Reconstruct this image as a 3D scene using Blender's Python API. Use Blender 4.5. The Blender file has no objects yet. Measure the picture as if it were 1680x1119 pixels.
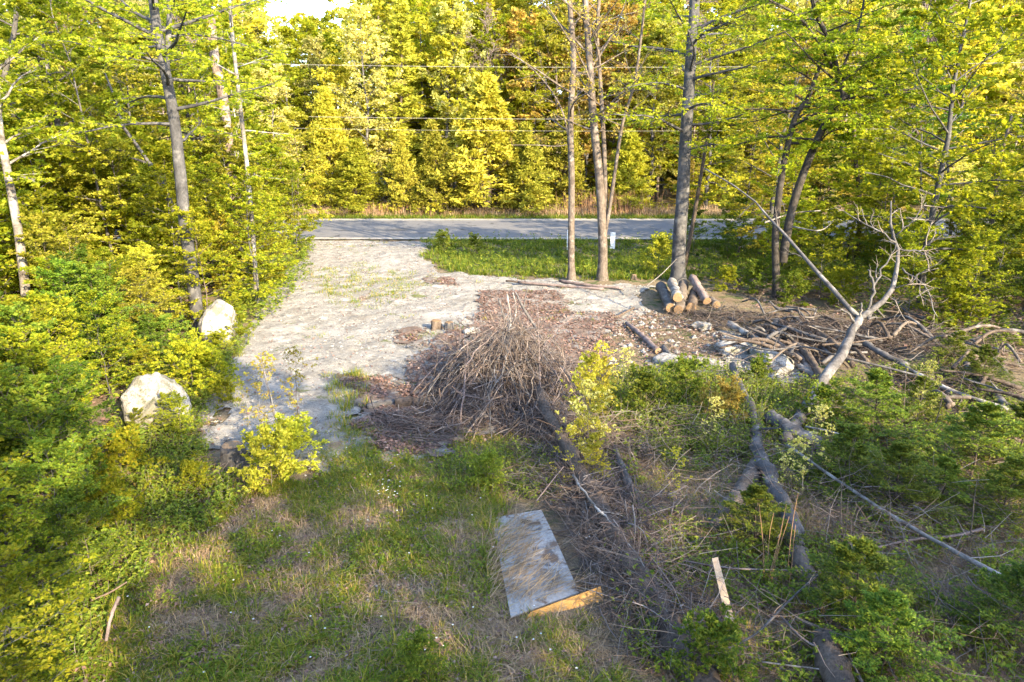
import bpy, math, random
import numpy as np
from mathutils import Vector

SC = bpy.context.scene
COL = SC.collection
PI = math.pi

# ------------------------------------------------------------------ camera, light, exposure
PITCH = math.radians(17.0)
CAMH = 6.0
cam_d = bpy.data.cameras.new('camera')
cam = bpy.data.objects.new('camera', cam_d)
COL.objects.link(cam)
cam.location = (0, 0, CAMH)
cam.rotation_euler = (math.radians(90) - PITCH, 0, 0)
cam_d.sensor_width = 36.0
cam_d.lens = 24.0
cam_d.clip_start = 0.1
cam_d.clip_end = 3000
SC.camera = cam

SUN_EL = math.radians(25)
SUN_AZ = math.atan2(0.64, -0.77)          # compass style: x = sin, y = cos  (behind the camera, to the right)
world = bpy.data.worlds.new('World')
SC.world = world
world.use_nodes = True
nt = world.node_tree
bg = nt.nodes['Background']
sky = nt.nodes.new('ShaderNodeTexSky')
sky.sky_type = 'NISHITA'
sky.sun_disc = False
sky.sun_elevation = SUN_EL
sky.sun_rotation = SUN_AZ
sky.air_density = 1.0
sky.dust_density = 2.5
sky.altitude = 1200
sky.ozone_density = 1.0
nt.links.new(sky.outputs[0], bg.inputs[0])
bg.inputs[1].default_value = 0.15

sun_d = bpy.data.lights.new('sun', 'SUN')
sun_d.energy = 3.1
sun_d.angle = math.radians(0.6)
sun_d.color = (1.0, 0.81, 0.52)
sun = bpy.data.objects.new('sun', sun_d)
COL.objects.link(sun)
sdir = Vector((math.sin(SUN_AZ) * math.cos(SUN_EL), math.cos(SUN_AZ) * math.cos(SUN_EL), math.sin(SUN_EL)))
sun.rotation_euler = sdir.to_track_quat('Z', 'Y').to_euler()
sun.location = (30, -30, 40)

SC.view_settings.view_transform = 'Standard'
SC.view_settings.look = 'None'
SC.view_settings.gamma = 1.0
SC.view_settings.exposure = 3.05
SC.view_settings.use_curve_mapping = False
try:
    SC.cycles.max_bounces = 6
    SC.cycles.diffuse_bounces = 4
    SC.cycles.transmission_bounces = 4
    SC.cycles.glossy_bounces = 2
except Exception:
    pass

# ------------------------------------------------------------------ helpers: projection
F = 1120.0
cp, sp = math.cos(PITCH), math.sin(PITCH)


def ray(px, py):
    dx = (px - 840.0) / F
    dy = (559.5 - py) / F
    return np.array([dx, cp + dy * sp, -sp + dy * cp])


def G(px, py, z=0.0):
    """the point of the plane at height z seen at that place of the photograph"""
    d = ray(px, py)
    t = (z - CAMH) / d[2]
    return np.array([d[0] * t, d[1] * t, z])


def P(px, py, Y):
    d = ray(px, py)
    t = Y / d[1]
    return np.array([d[0] * t, Y, CAMH + d[2] * t])


def project(x, y, z):
    v = np.array([x, y, z - CAMH])
    depth = v[1] * cp - v[2] * sp
    up = v[1] * sp + v[2] * cp
    return 840 + F * v[0] / depth, 559.5 - F * up / depth


# ------------------------------------------------------------------ helpers: noise and regions
_tab = np.random.RandomState(7).rand(256, 256)


def vn(x, y, s=1.0, o=0):
    x = np.asarray(x, float) / s + 37.3 * o + 1000
    y = np.asarray(y, float) / s + 91.7 * o + 1000
    xi = np.floor(x).astype(int)
    yi = np.floor(y).astype(int)
    fx = x - xi
    fy = y - yi
    fx = fx * fx * (3 - 2 * fx)
    fy = fy * fy * (3 - 2 * fy)
    a = _tab[xi % 256, yi % 256]
    b = _tab[(xi + 1) % 256, yi % 256]
    c = _tab[xi % 256, (yi + 1) % 256]
    d = _tab[(xi + 1) % 256, (yi + 1) % 256]
    return (a * (1 - fx) + b * fx) * (1 - fy) + (c * (1 - fx) + d * fx) * fy


def fbm(x, y, s=1.0, o=0):
    return (vn(x, y, s, o) * .5 + vn(x, y, s * .45, o + 1) * .3 + vn(x, y, s * .2, o + 2) * .2)


def hgt(x, y):
    x = np.asarray(x, float)
    y = np.asarray(y, float)
    z = (fbm(x, y, 5.0, 3) - .5) * .28 + (fbm(x, y, 1.1, 5) - .5) * .10
    fl = np.clip((y - 5) / 3, 0, 1)
    z = z * fl * np.clip((41.5 - y) / 4, 0, 1)
    ditch = np.exp(-((y - 35.5) / 2.3) ** 2) * np.clip((x + 4.5) / 3, 0, 1)
    z = z - .45 * ditch
    far = np.clip((y - 51) / 12, 0, 1)
    z = z + far * (fbm(x, y, 9, 8) * .8)
    return z


def inpoly(x, y, poly):
    poly = np.asarray(poly)[:, :2]
    ins = np.zeros(x.shape, bool)
    n = len(poly)
    j = n - 1
    for i in range(n):
        xi, yi = poly[i]
        xj, yj = poly[j]
        c = ((yi > y) != (yj > y)) & (x < (xj - xi) * (y - yi) / (yj - yi + 1e-12) + xi)
        ins ^= c
        j = i
    return ins


def wpoly(pts):
    return np.array([G(a, b)[:2] for a, b in pts])


def scatter(rng, poly, n, rag=0.0, seed=0):
    poly = np.asarray(poly)
    lo = poly.min(0)
    hi = poly.max(0)
    out = []
    got = 0
    for _ in range(60):
        q = lo + (hi - lo) * rng.rand(max(n * 2, 64), 2)
        xx = q[:, 0] + rag * (fbm(q[:, 0], q[:, 1], 1.3, seed) - .5) * 2
        yy = q[:, 1] + rag * (fbm(q[:, 0], q[:, 1], 1.3, seed + 4) - .5) * 2
        q = q[inpoly(xx, yy, poly)]
        out.append(q)
        got += len(q)
        if got >= n:
            break
    return np.concatenate(out)[:n]


# ------------------------------------------------------------------ helpers: meshes
class MB:
    def __init__(self):
        self.v = []
        self.f = {3: [], 4: []}
        self.n = 0

    def add(self, V, faces):
        V = np.asarray(V, float).reshape(-1, 3)
        faces = np.asarray(faces, int)
        self.v.append(V)
        if len(faces):
            self.f[faces.shape[1]].append(faces + self.n)
        self.n += len(V)

    def more(self, V, flist):
        base = self.n
        self.v.append(np.asarray(V, float).reshape(-1, 3))
        self.n += len(self.v[-1])
        for fa in flist:
            fa = np.asarray(fa, int)
            if len(fa):
                self.f[fa.shape[1]].append(fa + base)

    def mesh(self, name, mat=None, smooth=False):
        me = bpy.data.meshes.new(name)
        V = np.concatenate(self.v) if self.v else np.zeros((0, 3))
        loops = []
        starts = []
        tot = []
        off = 0
        for k in (3, 4):
            if self.f[k]:
                fa = np.concatenate(self.f[k])
                loops.append(fa.ravel())
                starts.append(off + np.arange(len(fa)) * k)
                tot.append(len(fa))
                off += fa.size
        loops = np.concatenate(loops).astype(np.int32)
        starts = np.concatenate(starts).astype(np.int32)
        me.vertices.add(len(V))
        me.vertices.foreach_set('co', V.astype(np.float32).ravel())
        me.loops.add(len(loops))
        me.loops.foreach_set('vertex_index', loops)
        me.polygons.add(len(starts))
        me.polygons.foreach_set('loop_start', starts)
        me.update(calc_edges=True)
        me.polygons.foreach_set('use_smooth', np.full(len(starts), smooth))
        if mat:
            me.materials.append(mat)
        return me


def norm(a):
    return a / (np.linalg.norm(a, axis=-1, keepdims=True) + 1e-9)


def tubes(B, Pn, R, n=5, cap=False, rough=0.0, rng=None):
    """Pn (N,K,3) polylines, R (N,K) radii, n-sided tubes"""
    Pn = np.asarray(Pn, float)
    R = np.asarray(R, float)
    if Pn.ndim == 2:
        Pn = Pn[None]
        R = R[None]
    N, K = Pn.shape[:2]
    if N == 0:
        return
    T = np.zeros_like(Pn)
    T[:, 1:-1] = Pn[:, 2:] - Pn[:, :-2]
    T[:, 0] = Pn[:, 1] - Pn[:, 0]
    T[:, -1] = Pn[:, -1] - Pn[:, -2]
    T = norm(T)
    mean = norm(Pn[:, -1] - Pn[:, 0])
    ref = np.where(np.abs(mean[:, 2:3]) < .8, np.array([[0, 0, 1.]]), np.array([[1., 0, 0]]))[:, None, :]
    ref = np.repeat(ref, K, 1)
    U = norm(np.cross(T, ref))
    W = np.cross(T, U)
    a = np.arange(n) * 2 * PI / n
    rr = R[:, :, None]
    if rough and rng is not None:
        low = np.repeat(rng.rand(N, 1, n), K, 1) * .6 + rng.rand(N, K, n) * .4
        rr = rr * (1 + rough * (low - .5))
    else:
        rr = np.repeat(rr, n, 2)
    V = Pn[:, :, None, :] + rr[..., None] * (np.cos(a)[None, None, :, None] * U[:, :, None, :] + np.sin(a)[None, None, :, None] * W[:, :, None, :])
    idx = np.arange(N * K * n).reshape(N, K, n)
    A = idx[:, :-1, :]
    Bq = idx[:, 1:, :]
    A2 = np.roll(A, -1, 2)
    B2 = np.roll(Bq, -1, 2)
    Q = np.stack([A, A2, B2, Bq], -1).reshape(-1, 4)
    fl = [Q]
    Vv = V.reshape(-1, 3)
    if cap:
        c0 = Pn[:, 0]
        c1 = Pn[:, -1]
        base = len(Vv)
        Vv = np.concatenate([Vv, c0, c1])
        i0 = (base + np.arange(N))[:, None] + np.zeros((1, n), int)
        i1 = (base + N + np.arange(N))[:, None] + np.zeros((1, n), int)
        fl.append(np.stack([i0, np.roll(idx[:, 0], -1, 1), idx[:, 0]], -1).reshape(-1, 3))
        fl.append(np.stack([i1, idx[:, -1], np.roll(idx[:, -1], -1, 1)], -1).reshape(-1, 3))
    B.more(Vv, fl)


def leaves(B, c, d, nrm, ln, wd, fold=.25):
    """rhombic folded leaves: c base points, d directions, nrm normals"""
    d = norm(d)
    s = norm(np.cross(d, nrm))
    u = np.cross(s, d)
    ln = np.asarray(ln).reshape(-1, 1)
    wd = np.asarray(wd).reshape(-1, 1)
    a = c
    t = c + d * ln
    m = c + d * ln * .45
    l = m + s * wd * .5 + u * wd * fold
    r = m - s * wd * .5 + u * wd * fold
    V = np.stack([a, l, t, r], 1)
    n = len(c)
    i = np.arange(n)[:, None] * 4
    B.add(V.reshape(-1, 3), np.concatenate([i + np.array([[0, 2, 1]]), i + np.array([[0, 3, 2]])]))


def interp(Pn, idx, t):
    K = Pn.shape[1]
    f = np.clip(t, 0, .9999) * (K - 1)
    k = f.astype(int)
    fr = (f - k)[:, None]
    a = Pn[idx, k]
    b = Pn[idx, k + 1]
    return a * (1 - fr) + b * fr, norm(b - a)


def rot(v, ax, ang):
    ang = ang[:, None]
    return v * np.cos(ang) + np.cross(ax, v) * np.sin(ang) + ax * (ax * v).sum(-1, keepdims=True) * (1 - np.cos(ang))


def polyline(rng, pos, d, L, K, jit, bend):
    """pos,d (N,3) L (N,), bend: z added to the direction per step"""
    N = len(pos)
    out = np.zeros((N, K, 3))
    out[:, 0] = pos
    cur = pos
    dd = d
    for k in range(1, K):
        dd = norm(dd + rng.randn(N, 3) * jit + np.array([0, 0, bend]))
        cur = cur + dd * (L / (K - 1))[:, None]
        out[:, k] = cur
    return out


def branch_off(rng, Pn, Lp, n, t0=.2, t1=1., ang=(.5, 1.0), lenf=.5, K=3, jit=.12, bend=0., flat=.85, taper=.6):
    N = len(Pn)
    idx = np.repeat(np.arange(N), n)
    k = np.tile(np.arange(n), N)
    t = t0 + (t1 - t0) * (k + rng.rand(N * n)) / n
    pos, tan = interp(Pn, idx, t)
    side = np.where((k + idx) % 2 == 0, 1., -1.)
    ax = norm(np.array([0, 0, 1.]) * flat + rng.randn(N * n, 3) * (1 - flat))
    ax = norm(ax - tan * (ax * tan).sum(-1, keepdims=True) + 1e-6)
    a = (ang[0] + (ang[1] - ang[0]) * rng.rand(N * n)) * side
    d = rot(tan, ax, a)
    L = Lp[idx] * lenf * (1 - taper * (t - t0)) * (.65 + .6 * rng.rand(N * n))
    return polyline(rng, pos, d, L, K, jit, bend), L


def catmull(pts, n):
    pts = np.asarray(pts, float)
    if len(pts) == 2:
        t = np.linspace(0, 1, n)[:, None]
        return pts[0] * (1 - t) + pts[1] * t
    p = np.vstack([2 * pts[0] - pts[1], pts, 2 * pts[-1] - pts[-2]])
    out = []
    m = len(pts) - 1
    for u in np.linspace(0, m - 1e-6, n):
        i = int(u)
        t = u - i
        a, b, c, d = p[i], p[i + 1], p[i + 2], p[i + 3]
        out.append(.5 * ((2 * b) + (-a + c) * t + (2 * a - 5 * b + 4 * c - d) * t * t + (-a + 3 * b - 3 * c + d) * t ** 3))
    return np.array(out)


# ------------------------------------------------------------------ helpers: objects
def tag(o, label=None, cat=None, group=None, kind=None):
    if label:
        o['label'] = label
    if cat:
        o['category'] = cat
    if group:
        o['group'] = group
    if kind:
        o['kind'] = kind
    return o


def link(name, me, parent=None, loc=None, rz=0, s=None, mat=None):
    o = bpy.data.objects.new(name, me)
    COL.objects.link(o)
    if parent:
        o.parent = parent
    if loc is not None:
        o.location = loc
    o.rotation_euler = (0, 0, rz)
    if s is not None:
        o.scale = (s, s, s) if np.isscalar(s) else s
    if mat is not None and me is not None:
        if len(o.material_slots):
            o.material_slots[0].link = 'OBJECT'
            o.material_slots[0].material = mat
    return o


def empty(name, loc, rz=0, s=None):
    o = bpy.data.objects.new(name, None)
    COL.objects.link(o)
    o.location = loc
    o.rotation_euler = (0, 0, rz)
    if s is not None:
        o.scale = (s, s, s) if np.isscalar(s) else s
    o.empty_display_size = .3
    return o


# ------------------------------------------------------------------ materials
def newmat(name):
    m = bpy.data.materials.new(name)
    m.use_nodes = True
    n = m.node_tree
    for x in list(n.nodes):
        n.nodes.remove(x)
    out = n.nodes.new('ShaderNodeOutputMaterial')
    return m, n, out


def nd(n, typ, **kw):
    x = n.nodes.new(typ)
    for k, v in kw.items():
        setattr(x, k, v)
    return x


def ramp(n, fac, stops):
    r = nd(n, 'ShaderNodeValToRGB')
    el = r.color_ramp.elements
    while len(el) < len(stops):
        el.new(.5)
    for e, (p, c) in zip(el, stops):
        e.position = p
        e.color = (*c, 1)
    n.links.new(fac, r.inputs[0])
    return r.outputs[0]


def mix(n, fac, a, b, typ='MIX'):
    m = nd(n, 'ShaderNodeMix', data_type='RGBA', blend_type=typ)
    for sock, v in ((m.inputs[0], fac), (m.inputs[6], a), (m.inputs[7], b)):
        if isinstance(v, (int, float)):
            sock.default_value = v
        elif isinstance(v, tuple):
            sock.default_value = (*v, 1)
        else:
            n.links.new(v, sock)
    return m.outputs[2]


def noise(n, vec, scale, detail=4, rough=.6):
    t = nd(n, 'ShaderNodeTexNoise')
    t.inputs['Scale'].default_value = scale
    t.inputs['Detail'].default_value = detail
    t.inputs['Roughness'].default_value = rough
    n.links.new(vec, t.inputs['Vector'])
    return t.outputs[0]


def mapping(n, vec, scale):
    m = nd(n, 'ShaderNodeMapping')
    m.inputs['Scale'].default_value = scale
    n.links.new(vec, m.inputs[0])
    return m.outputs[0]


def leafmat(name, cols, trans=.45, tboost=1.5, vary=.35, rough=.55):
    m, n, out = newmat(name)
    geo = nd(n, 'ShaderNodeNewGeometry')
    oi = nd(n, 'ShaderNodeObjectInfo')
    k = len(cols)
    c = ramp(n, geo.outputs['Random Per Island'], [(i / max(k - 1, 1), cc) for i, cc in enumerate(cols)])
    hsv = nd(n, 'ShaderNodeHueSaturation')
    mr = nd(n, 'ShaderNodeMapRange')
    n.links.new(oi.outputs['Random'], mr.inputs[0])
    mr.inputs[3].default_value = 1 - vary
    mr.inputs[4].default_value = 1 + vary
    n.links.new(mr.outputs[0], hsv.inputs['Value'])
    mr2 = nd(n, 'ShaderNodeMapRange')
    sep = nd(n, 'ShaderNodeMath', operation='FRACT')
    mul = nd(n, 'ShaderNodeMath', operation='MULTIPLY')
    mul.inputs[1].default_value = 17.3
    n.links.new(oi.outputs['Random'], mul.inputs[0])
    n.links.new(mul.outputs[0], sep.inputs[0])
    n.links.new(sep.outputs[0], mr2.inputs[0])
    mr2.inputs[3].default_value = .5 - .022
    mr2.inputs[4].default_value = .5 + .012
    n.links.new(mr2.outputs[0], hsv.inputs['Hue'])
    n.links.new(c, hsv.inputs['Color'])
    col = hsv.outputs[0]
    d = nd(n, 'ShaderNodeBsdfPrincipled')
    d.inputs['Roughness'].default_value = rough
    d.inputs['Specular IOR Level'].default_value = .12
    n.links.new(col, d.inputs['Base Color'])
    tr = nd(n, 'ShaderNodeBsdfTranslucent')
    tc = mix(n, 1.0, col, (tboost * 1.1, tboost, tboost * .5), 'MULTIPLY')
    n.links.new(tc, tr.inputs[0])
    ms = nd(n, 'ShaderNodeMixShader')
    ms.inputs[0].default_value = trans
    n.links.new(d.outputs[0], ms.inputs[1])
    n.links.new(tr.outputs[0], ms.inputs[2])
    n.links.new(ms.outputs[0], out.inputs[0])
    return m


def barkmat(name, dark, light, patch=None, pamt=.5, scale=6., stretch=.25, bump=.5, horiz=False):
    m, n, out = newmat(name)
    tc = nd(n, 'ShaderNodeTexCoord')
    sc = (1, 1, stretch) if not horiz else (.5, .5, 3.0)
    v = mapping(n, tc.outputs['Object'], sc)
    n1 = noise(n, v, scale * 2.2, 6, .7)
    n2 = noise(n, tc.outputs['Object'], scale * .45, 4, .6)
    c = ramp(n, n1, [(.3, dark), (.7, light)])
    if patch is not None:
        f = ramp(n, n2, [(pamt - .06, (0, 0, 0)), (pamt + .08, (1, 1, 1))])
        c = mix(n, f, c, patch)
    n3 = noise(n, tc.outputs['Object'], scale * .55, 5, .7)
    c = mix(n, ramp(n, n3, [(.46, (0, 0, 0)), (.62, (.75, .75, .75))]), c, tuple(x * .7 for x in dark))
    b = nd(n, 'ShaderNodeBsdfPrincipled')
    b.inputs['Roughness'].default_value = .85
    b.inputs['Specular IOR Level'].default_value = .2
    n.links.new(c, b.inputs['Base Color'])
    bp = nd(n, 'ShaderNodeBump')
    bp.inputs['Strength'].default_value = bump
    bp.inputs['Distance'].default_value = .03
    n.links.new(n1, bp.inputs['Height'])
    n.links.new(bp.outputs[0], b.inputs['Normal'])
    n.links.new(b.outputs[0], out.inputs[0])
    return m


def islandmat(name, cols, rough=.85):
    m, n, out = newmat(name)
    geo = nd(n, 'ShaderNodeNewGeometry')
    k = len(cols)
    c = ramp(n, geo.outputs['Random Per Island'], [(i / max(k - 1, 1), cc) for i, cc in enumerate(cols)])
    b = nd(n, 'ShaderNodeBsdfPrincipled')
    b.inputs['Roughness'].default_value = rough
    b.inputs['Specular IOR Level'].default_value = .2
    n.links.new(c, b.inputs['Base Color'])
    n.links.new(b.outputs[0], out.inputs[0])
    return m


def groundmat(name, layers, bump=.6, scale=1., dist=.04, fine=60.):
    """layers: base colours by fine noise, then (colour, noise scale, threshold, softness)"""
    m, n, out = newmat(name)
    tc = nd(n, 'ShaderNodeTexCoord')
    v = tc.outputs['Object']
    f1 = noise(n, v, fine * scale, 5, .7)
    f2 = noise(n, v, fine * .22 * scale, 5, .65)
    c = ramp(n, f1, [(.3, layers[0]), (.5, layers[1]), (.72, layers[2])])
    for i, (lc, s, th, so) in enumerate(layers[3:]):
        vv = mapping(n, v, (1, 1, 1))
        vv.node.inputs['Location'].default_value = (7.1 * i, 3.3 * i, 1.7 * i)
        ns = noise(n, vv, s, 6, .62)
        c = mix(n, ramp(n, ns, [(th, (0, 0, 0)), (min(th + so, 1), (1, 1, 1))]), c, lc)
    b = nd(n, 'ShaderNodeBsdfPrincipled')
    b.inputs['Roughness'].default_value = .92
    b.inputs['Specular IOR Level'].default_value = .15
    n.links.new(c, b.inputs['Base Color'])
    add = nd(n, 'ShaderNodeMath', operation='ADD')
    n.links.new(f1, add.inputs[0])
    n.links.new(f2, add.inputs[1])
    bp = nd(n, 'ShaderNodeBump')
    bp.inputs['Strength'].default_value = bump
    bp.inputs['Distance'].default_value = dist
    n.links.new(add.outputs[0], bp.inputs['Height'])
    n.links.new(bp.outputs[0], b.inputs['Normal'])
    n.links.new(b.outputs[0], out.inputs[0])
    return m


M = {}
M['leaf_beech'] = leafmat('leaf_beech', [(.118, .172, .011), (.207, .252, .016), (.303, .325, .025)], 0.58)
M['leaf_yellow'] = leafmat('leaf_yellow', [(.180, .210, .019), (.305, .315, .031), (.458, .433, .062)], 0.5)
M['leaf_pale'] = leafmat('leaf_pale', [(.22, .245, .06), (.33, .34, .10), (.45, .44, .17)], 0.5)
M['leaf_orange'] = leafmat('leaf_orange', [(.20, .16, .035), (.29, .215, .05), (.26, .25, .045)], 0.45)
M['leaf_sapling'] = leafmat('leaf_sapling', [(.097, .143, .009), (.186, .215, .013), (.298, .293, .020)], 0.5)
M['leaf_deep'] = leafmat('leaf_deep', [(.049, .104, .012), (.091, .150, .014), (.154, .195, .020)], 0.45)
M['leaf_cedar'] = leafmat('leaf_cedar', [(.157, .183, .019), (.272, .285, .030), (.443, .421, .062)], 0.35)
M['leaf_fir'] = leafmat('leaf_fir', [(.043, .082, .012), (.092, .135, .015), (.171, .204, .022)], 0.3, 1.2)
M['leaf_herb'] = leafmat('leaf_herb', [(.059, .117, .014), (.111, .166, .020), (.195, .228, .030)], 0.45)
M['leaf_grass'] = leafmat('leaf_grass', [(.053, .113, .011), (.104, .164, .014), (.179, .213, .018), (.330, .263, .072)], 0.4, vary=0)
M['leaf_verge'] = leafmat('leaf_verge', [(.034, .091, .011), (.069, .134, .015), (.126, .172, .022), (.173, .183, .032)], .4, vary=0)
M['straw'] = leafmat('straw', [(.22, .165, .09), (.36, .28, .155), (.15, .11, .065), (.46, .37, .22)], .2, 1.1, vary=0)
M['litter_leaf'] = leafmat('litter_leaf', [(.085, .056, .044), (.135, .090, .070), (.19, .128, .10), (.07, .05, .04), (.25, .195, .16)], .12, 1., vary=0)
M['twig'] = islandmat('twig', [(.065, .050, .045), (.115, .094, .087), (.04, .031, .029), (.19, .168, .158), (.085, .060, .05), (.065, .053, .053)])
M['twig_mix'] = islandmat('twig_mix', [(.07, .052, .043), (.13, .10, .083), (.05, .038, .034), (.24, .21, .19), (.12, .08, .058), (.15, .11, .085)])
M['twig_dark'] = islandmat('twig_dark', [(.04, .03, .026), (.075, .06, .056), (.026, .02, .018), (.13, .115, .105)])
M['twig_pale'] = islandmat('twig_pale', [(.12, .10, .085), (.19, .165, .14), (.08, .065, .055)])
M['bark_beech'] = barkmat('bark_beech', (.032, .032, .034), (.078, .077, .080), (.125, .122, .118), .58, 5., .6, .3)
M['bark_brown'] = barkmat('bark_brown', (.045, .034, .027), (.12, .094, .076), None, .5, 9., .15, .9)
M['bark_birch'] = barkmat('bark_birch', (.06, .05, .043), (.22, .205, .19), (.31, .298, .28), .52, 5., 1, .3, True)
M['bark_grey'] = barkmat('bark_grey', (.045, .042, .042), (.10, .095, .094), (.155, .148, .144), .57, 6., .5, .5)
M['bark_mid'] = barkmat('bark_mid', (.060, .048, .040), (.145, .12, .10), (.20, .18, .16), .6, 7., .3, .6)
M['bark_snag'] = barkmat('bark_snag', (.065, .045, .036), (.17, .128, .105), (.23, .19, .165), .5, 6., .25, .8)
M['bark_shaded'] = barkmat('bark_shaded', (.022, .019, .017), (.06, .052, .045), (.085, .078, .07), .62, 6., .5, .4)  # beech bark darkened: the trunks' silhouette shade is put into the colour
M['bark_pink'] = barkmat('bark_pink', (.10, .075, .07), (.21, .17, .16), None, .5, 8., .3, .4)
M['cut_wood'] = groundmat('cut_wood', [(.12, .08, .05), (.20, .135, .08), (.27, .19, .115), ((.12, .08, .05), 9., .55, .1)], .3, 1, .01, 30)
M['cut_dark'] = groundmat('cut_dark', [(.10, .06, .035), (.17, .11, .06), (.24, .16, .09)], .3, 1, .01, 30)
M['rock'] = groundmat('rock', [(.18, .172, .158), (.25, .24, .222), (.31, .30, .28), ((.13, .125, .10), 2.2, .47, .12), ((.09, .095, .06), 4., .57, .07), ((.12, .105, .085), 9., .60, .04)], .9, 1, .06, 12)


def wmesh_obj(name, B, mat, base, smooth=True, parent=None):
    """mesh built in world coordinates, origin moved to base"""
    for i in range(len(B.v)):
        B.v[i] = B.v[i] - np.asarray(base)
    me = B.mesh(name, mat, smooth)
    return link(name, me, parent, None if parent else base)


# ------------------------------------------------------------------ the ground
def axis(dense_lo, dense_hi, step, lo, hi):
    a = list(np.arange(dense_lo, dense_hi + 1e-6, step))
    s = step
    x = dense_hi
    while x < hi:
        s *= 1.35
        x += s
        a.append(x)
    s = step
    x = dense_lo
    while x > lo:
        s *= 1.35
        x -= s
        a.insert(0, x)
    return np.array(a)


def sheet(name, xs, ys, zfun, keep=None, mat=None):
    X, Y = np.meshgrid(xs, ys)
    Z = zfun(X, Y)
    V = np.stack([X, Y, Z], -1).reshape(-1, 3)
    ny, nx = X.shape
    i = np.arange(ny * nx).reshape(ny, nx)
    Q = np.stack([i[:-1, :-1], i[:-1, 1:], i[1:, 1:], i[1:, :-1]], -1).reshape(-1, 4)
    if keep is not None:
        cx = (X[:-1, :-1] + X[1:, 1:]) / 2
        cy = (Y[:-1, :-1] + Y[1:, 1:]) / 2
        Q = Q[keep(cx, cy).ravel()]
        used = np.unique(Q)
        mp = np.zeros(len(V), int)
        mp[used] = np.arange(len(used))
        V = V[used]
        Q = mp[Q]
    B = MB()
    B.add(V, Q)
    return link(name, B.mesh(name, mat, True))


mat_soil = groundmat('forest_floor', [(.075, .056, .036), (.155, .120, .078), (.26, .21, .14),
                                      ((.05, .07, .02), 1.6, .52, .08), ((.16, .13, .085), .9, .52, .12),
                                      ((.11, .075, .05), .33, .56, .1)], .9, 1, .05, 45)
ground = sheet('ground', axis(-28, 28, .4, -900, 900), axis(3, 60, .4, -400, 1800), hgt, None, mat_soil)
tag(ground, 'brown forest soil with moss, dead grass and sparse green', None, None, 'structure')

# road
mat_road = groundmat('asphalt', [(.088, .087, .088), (.114, .112, .112), (.145, .143, .142), ((.135, .133, .132), .5, .5, .2), ((.07, .068, .067), .25, .6, .1), ((.055, .054, .053), 1.3, .62, .02)], .25, 1, .01, 90)
mat_shoulder = groundmat('road_shoulder', [(.17, .15, .12), (.26, .235, .20), (.36, .33, .29), ((.10, .11, .04), 2., .55, .1)], .6, 1, .03, 50)
rx = axis(-60, 60, 1.5, -700, 700)
sh = sheet('road_shoulder', rx, np.linspace(39.3, 49.9, 30), lambda x, y: .06 + 0 * x, lambda x, y: (y > 39.5 + .35 * (vn(x, y, 1.5, 2))) & (y < 49.5 + .3 * vn(x, y, 1.7, 4)), mat_shoulder)
tag(sh, 'narrow pale gravel shoulder along the road', None, None, 'structure')
road = sheet('road', rx, np.linspace(40.35, 48.8, 9), lambda x, y: .085 - .0015 * (y - 44.5) ** 2, None, mat_road)
tag(road, 'grey asphalt road crossing behind the clearing', None, None, 'structure')

# gravel driveway and pad
POLY_GRAVEL = wpoly([(505, 396), (700, 396), (712, 404), (688, 422), (720, 447), (840, 458), (900, 462), (1060, 474), (1046, 505), (1000, 545), (960, 560), (940, 640),
                     (880, 700), (760, 720), (640, 770), (560, 780), (470, 760), (390, 745), (325, 735), (330, 690), (350, 640), (395, 560), (420, 510), (455, 470), (495, 425)])
POLY_SLAB = wpoly([(1080, 592), (1170, 590), (1185, 545), (1240, 548), (1330, 610), (1290, 628), (1180, 622), (1080, 620)])
POLY_GR2 = wpoly([(960, 545), (1050, 505), (1180, 540), (1175, 600), (1060, 625), (960, 600)])


def rag(x, y, a, s, o):
    return x + a * (fbm(x, y, s, o) - .5) * 2, y + a * (fbm(x, y, s, o + 4) - .5) * 2


def keep_gravel(x, y):
    qx, qy = rag(x, y, .7, 1.4, 11)
    k = inpoly(qx, qy, POLY_GRAVEL)
    k |= inpoly(qx, qy, POLY_SLAB)
    hole = (fbm(x, y, 1.6, 21) > .64) & (y < 14.5)
    return k & ~hole


mat_gravel = groundmat('limestone_gravel', [(.10, .093, .083), (.205, .196, .178), (.33, .318, .292), ((.13, .12, .105), 5.5, .59, .06), ((.15, .142, .13), 2.3, .54, .08), ((.30, .29, .27), 1.7, .57, .07), ((.16, .145, .125), 1.1, .57, .12),
                                            ((.27, .258, .24), .55, .52, .14), ((.10, .11, .05), .9, .64, .05), ((.15, .11, .085), .5, .66, .06)], 1., 1, .05, 30)
gr = sheet('gravel_driveway', np.arange(-15, 9.5, .09), np.arange(10.5, 41.2, .09), lambda x, y: hgt(x, y) - .025 + .05 * fbm(x, y, .6, 30) + .09 * fbm(x, y, .25, 35), keep_gravel, mat_gravel)
tag(gr, 'pale limestone gravel driveway widening into a parking pad', None, None, 'structure')

# reddish brown leaf litter patches on the pad
LIT = [wpoly([(800, 478), (925, 490), (945, 545), (1000, 560), (960, 600), (930, 700), (760, 720), (690, 660), (668, 612), (700, 570), (780, 530)]),
       wpoly([(590, 665), (660, 640), (760, 690), (740, 760), (640, 750), (590, 710)]),
       wpoly([(940, 520), (1010, 515), (1010, 545), (950, 550)]),
       wpoly([(700, 455), (745, 455), (755, 468), (705, 466)]),
       wpoly([(655, 545), (685, 545), (680, 575), (655, 565)]),
       wpoly([(565, 625), (640, 630), (635, 660), (570, 650)])]


def keep_lit(x, y):
    qx, qy = rag(x, y, .6, .8, 41)
    qx, qy = rag(qx, qy, .35, .22, 47)
    k = np.zeros(x.shape, bool)
    for p in LIT:
        k |= inpoly(qx, qy, p)
    return k


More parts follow.
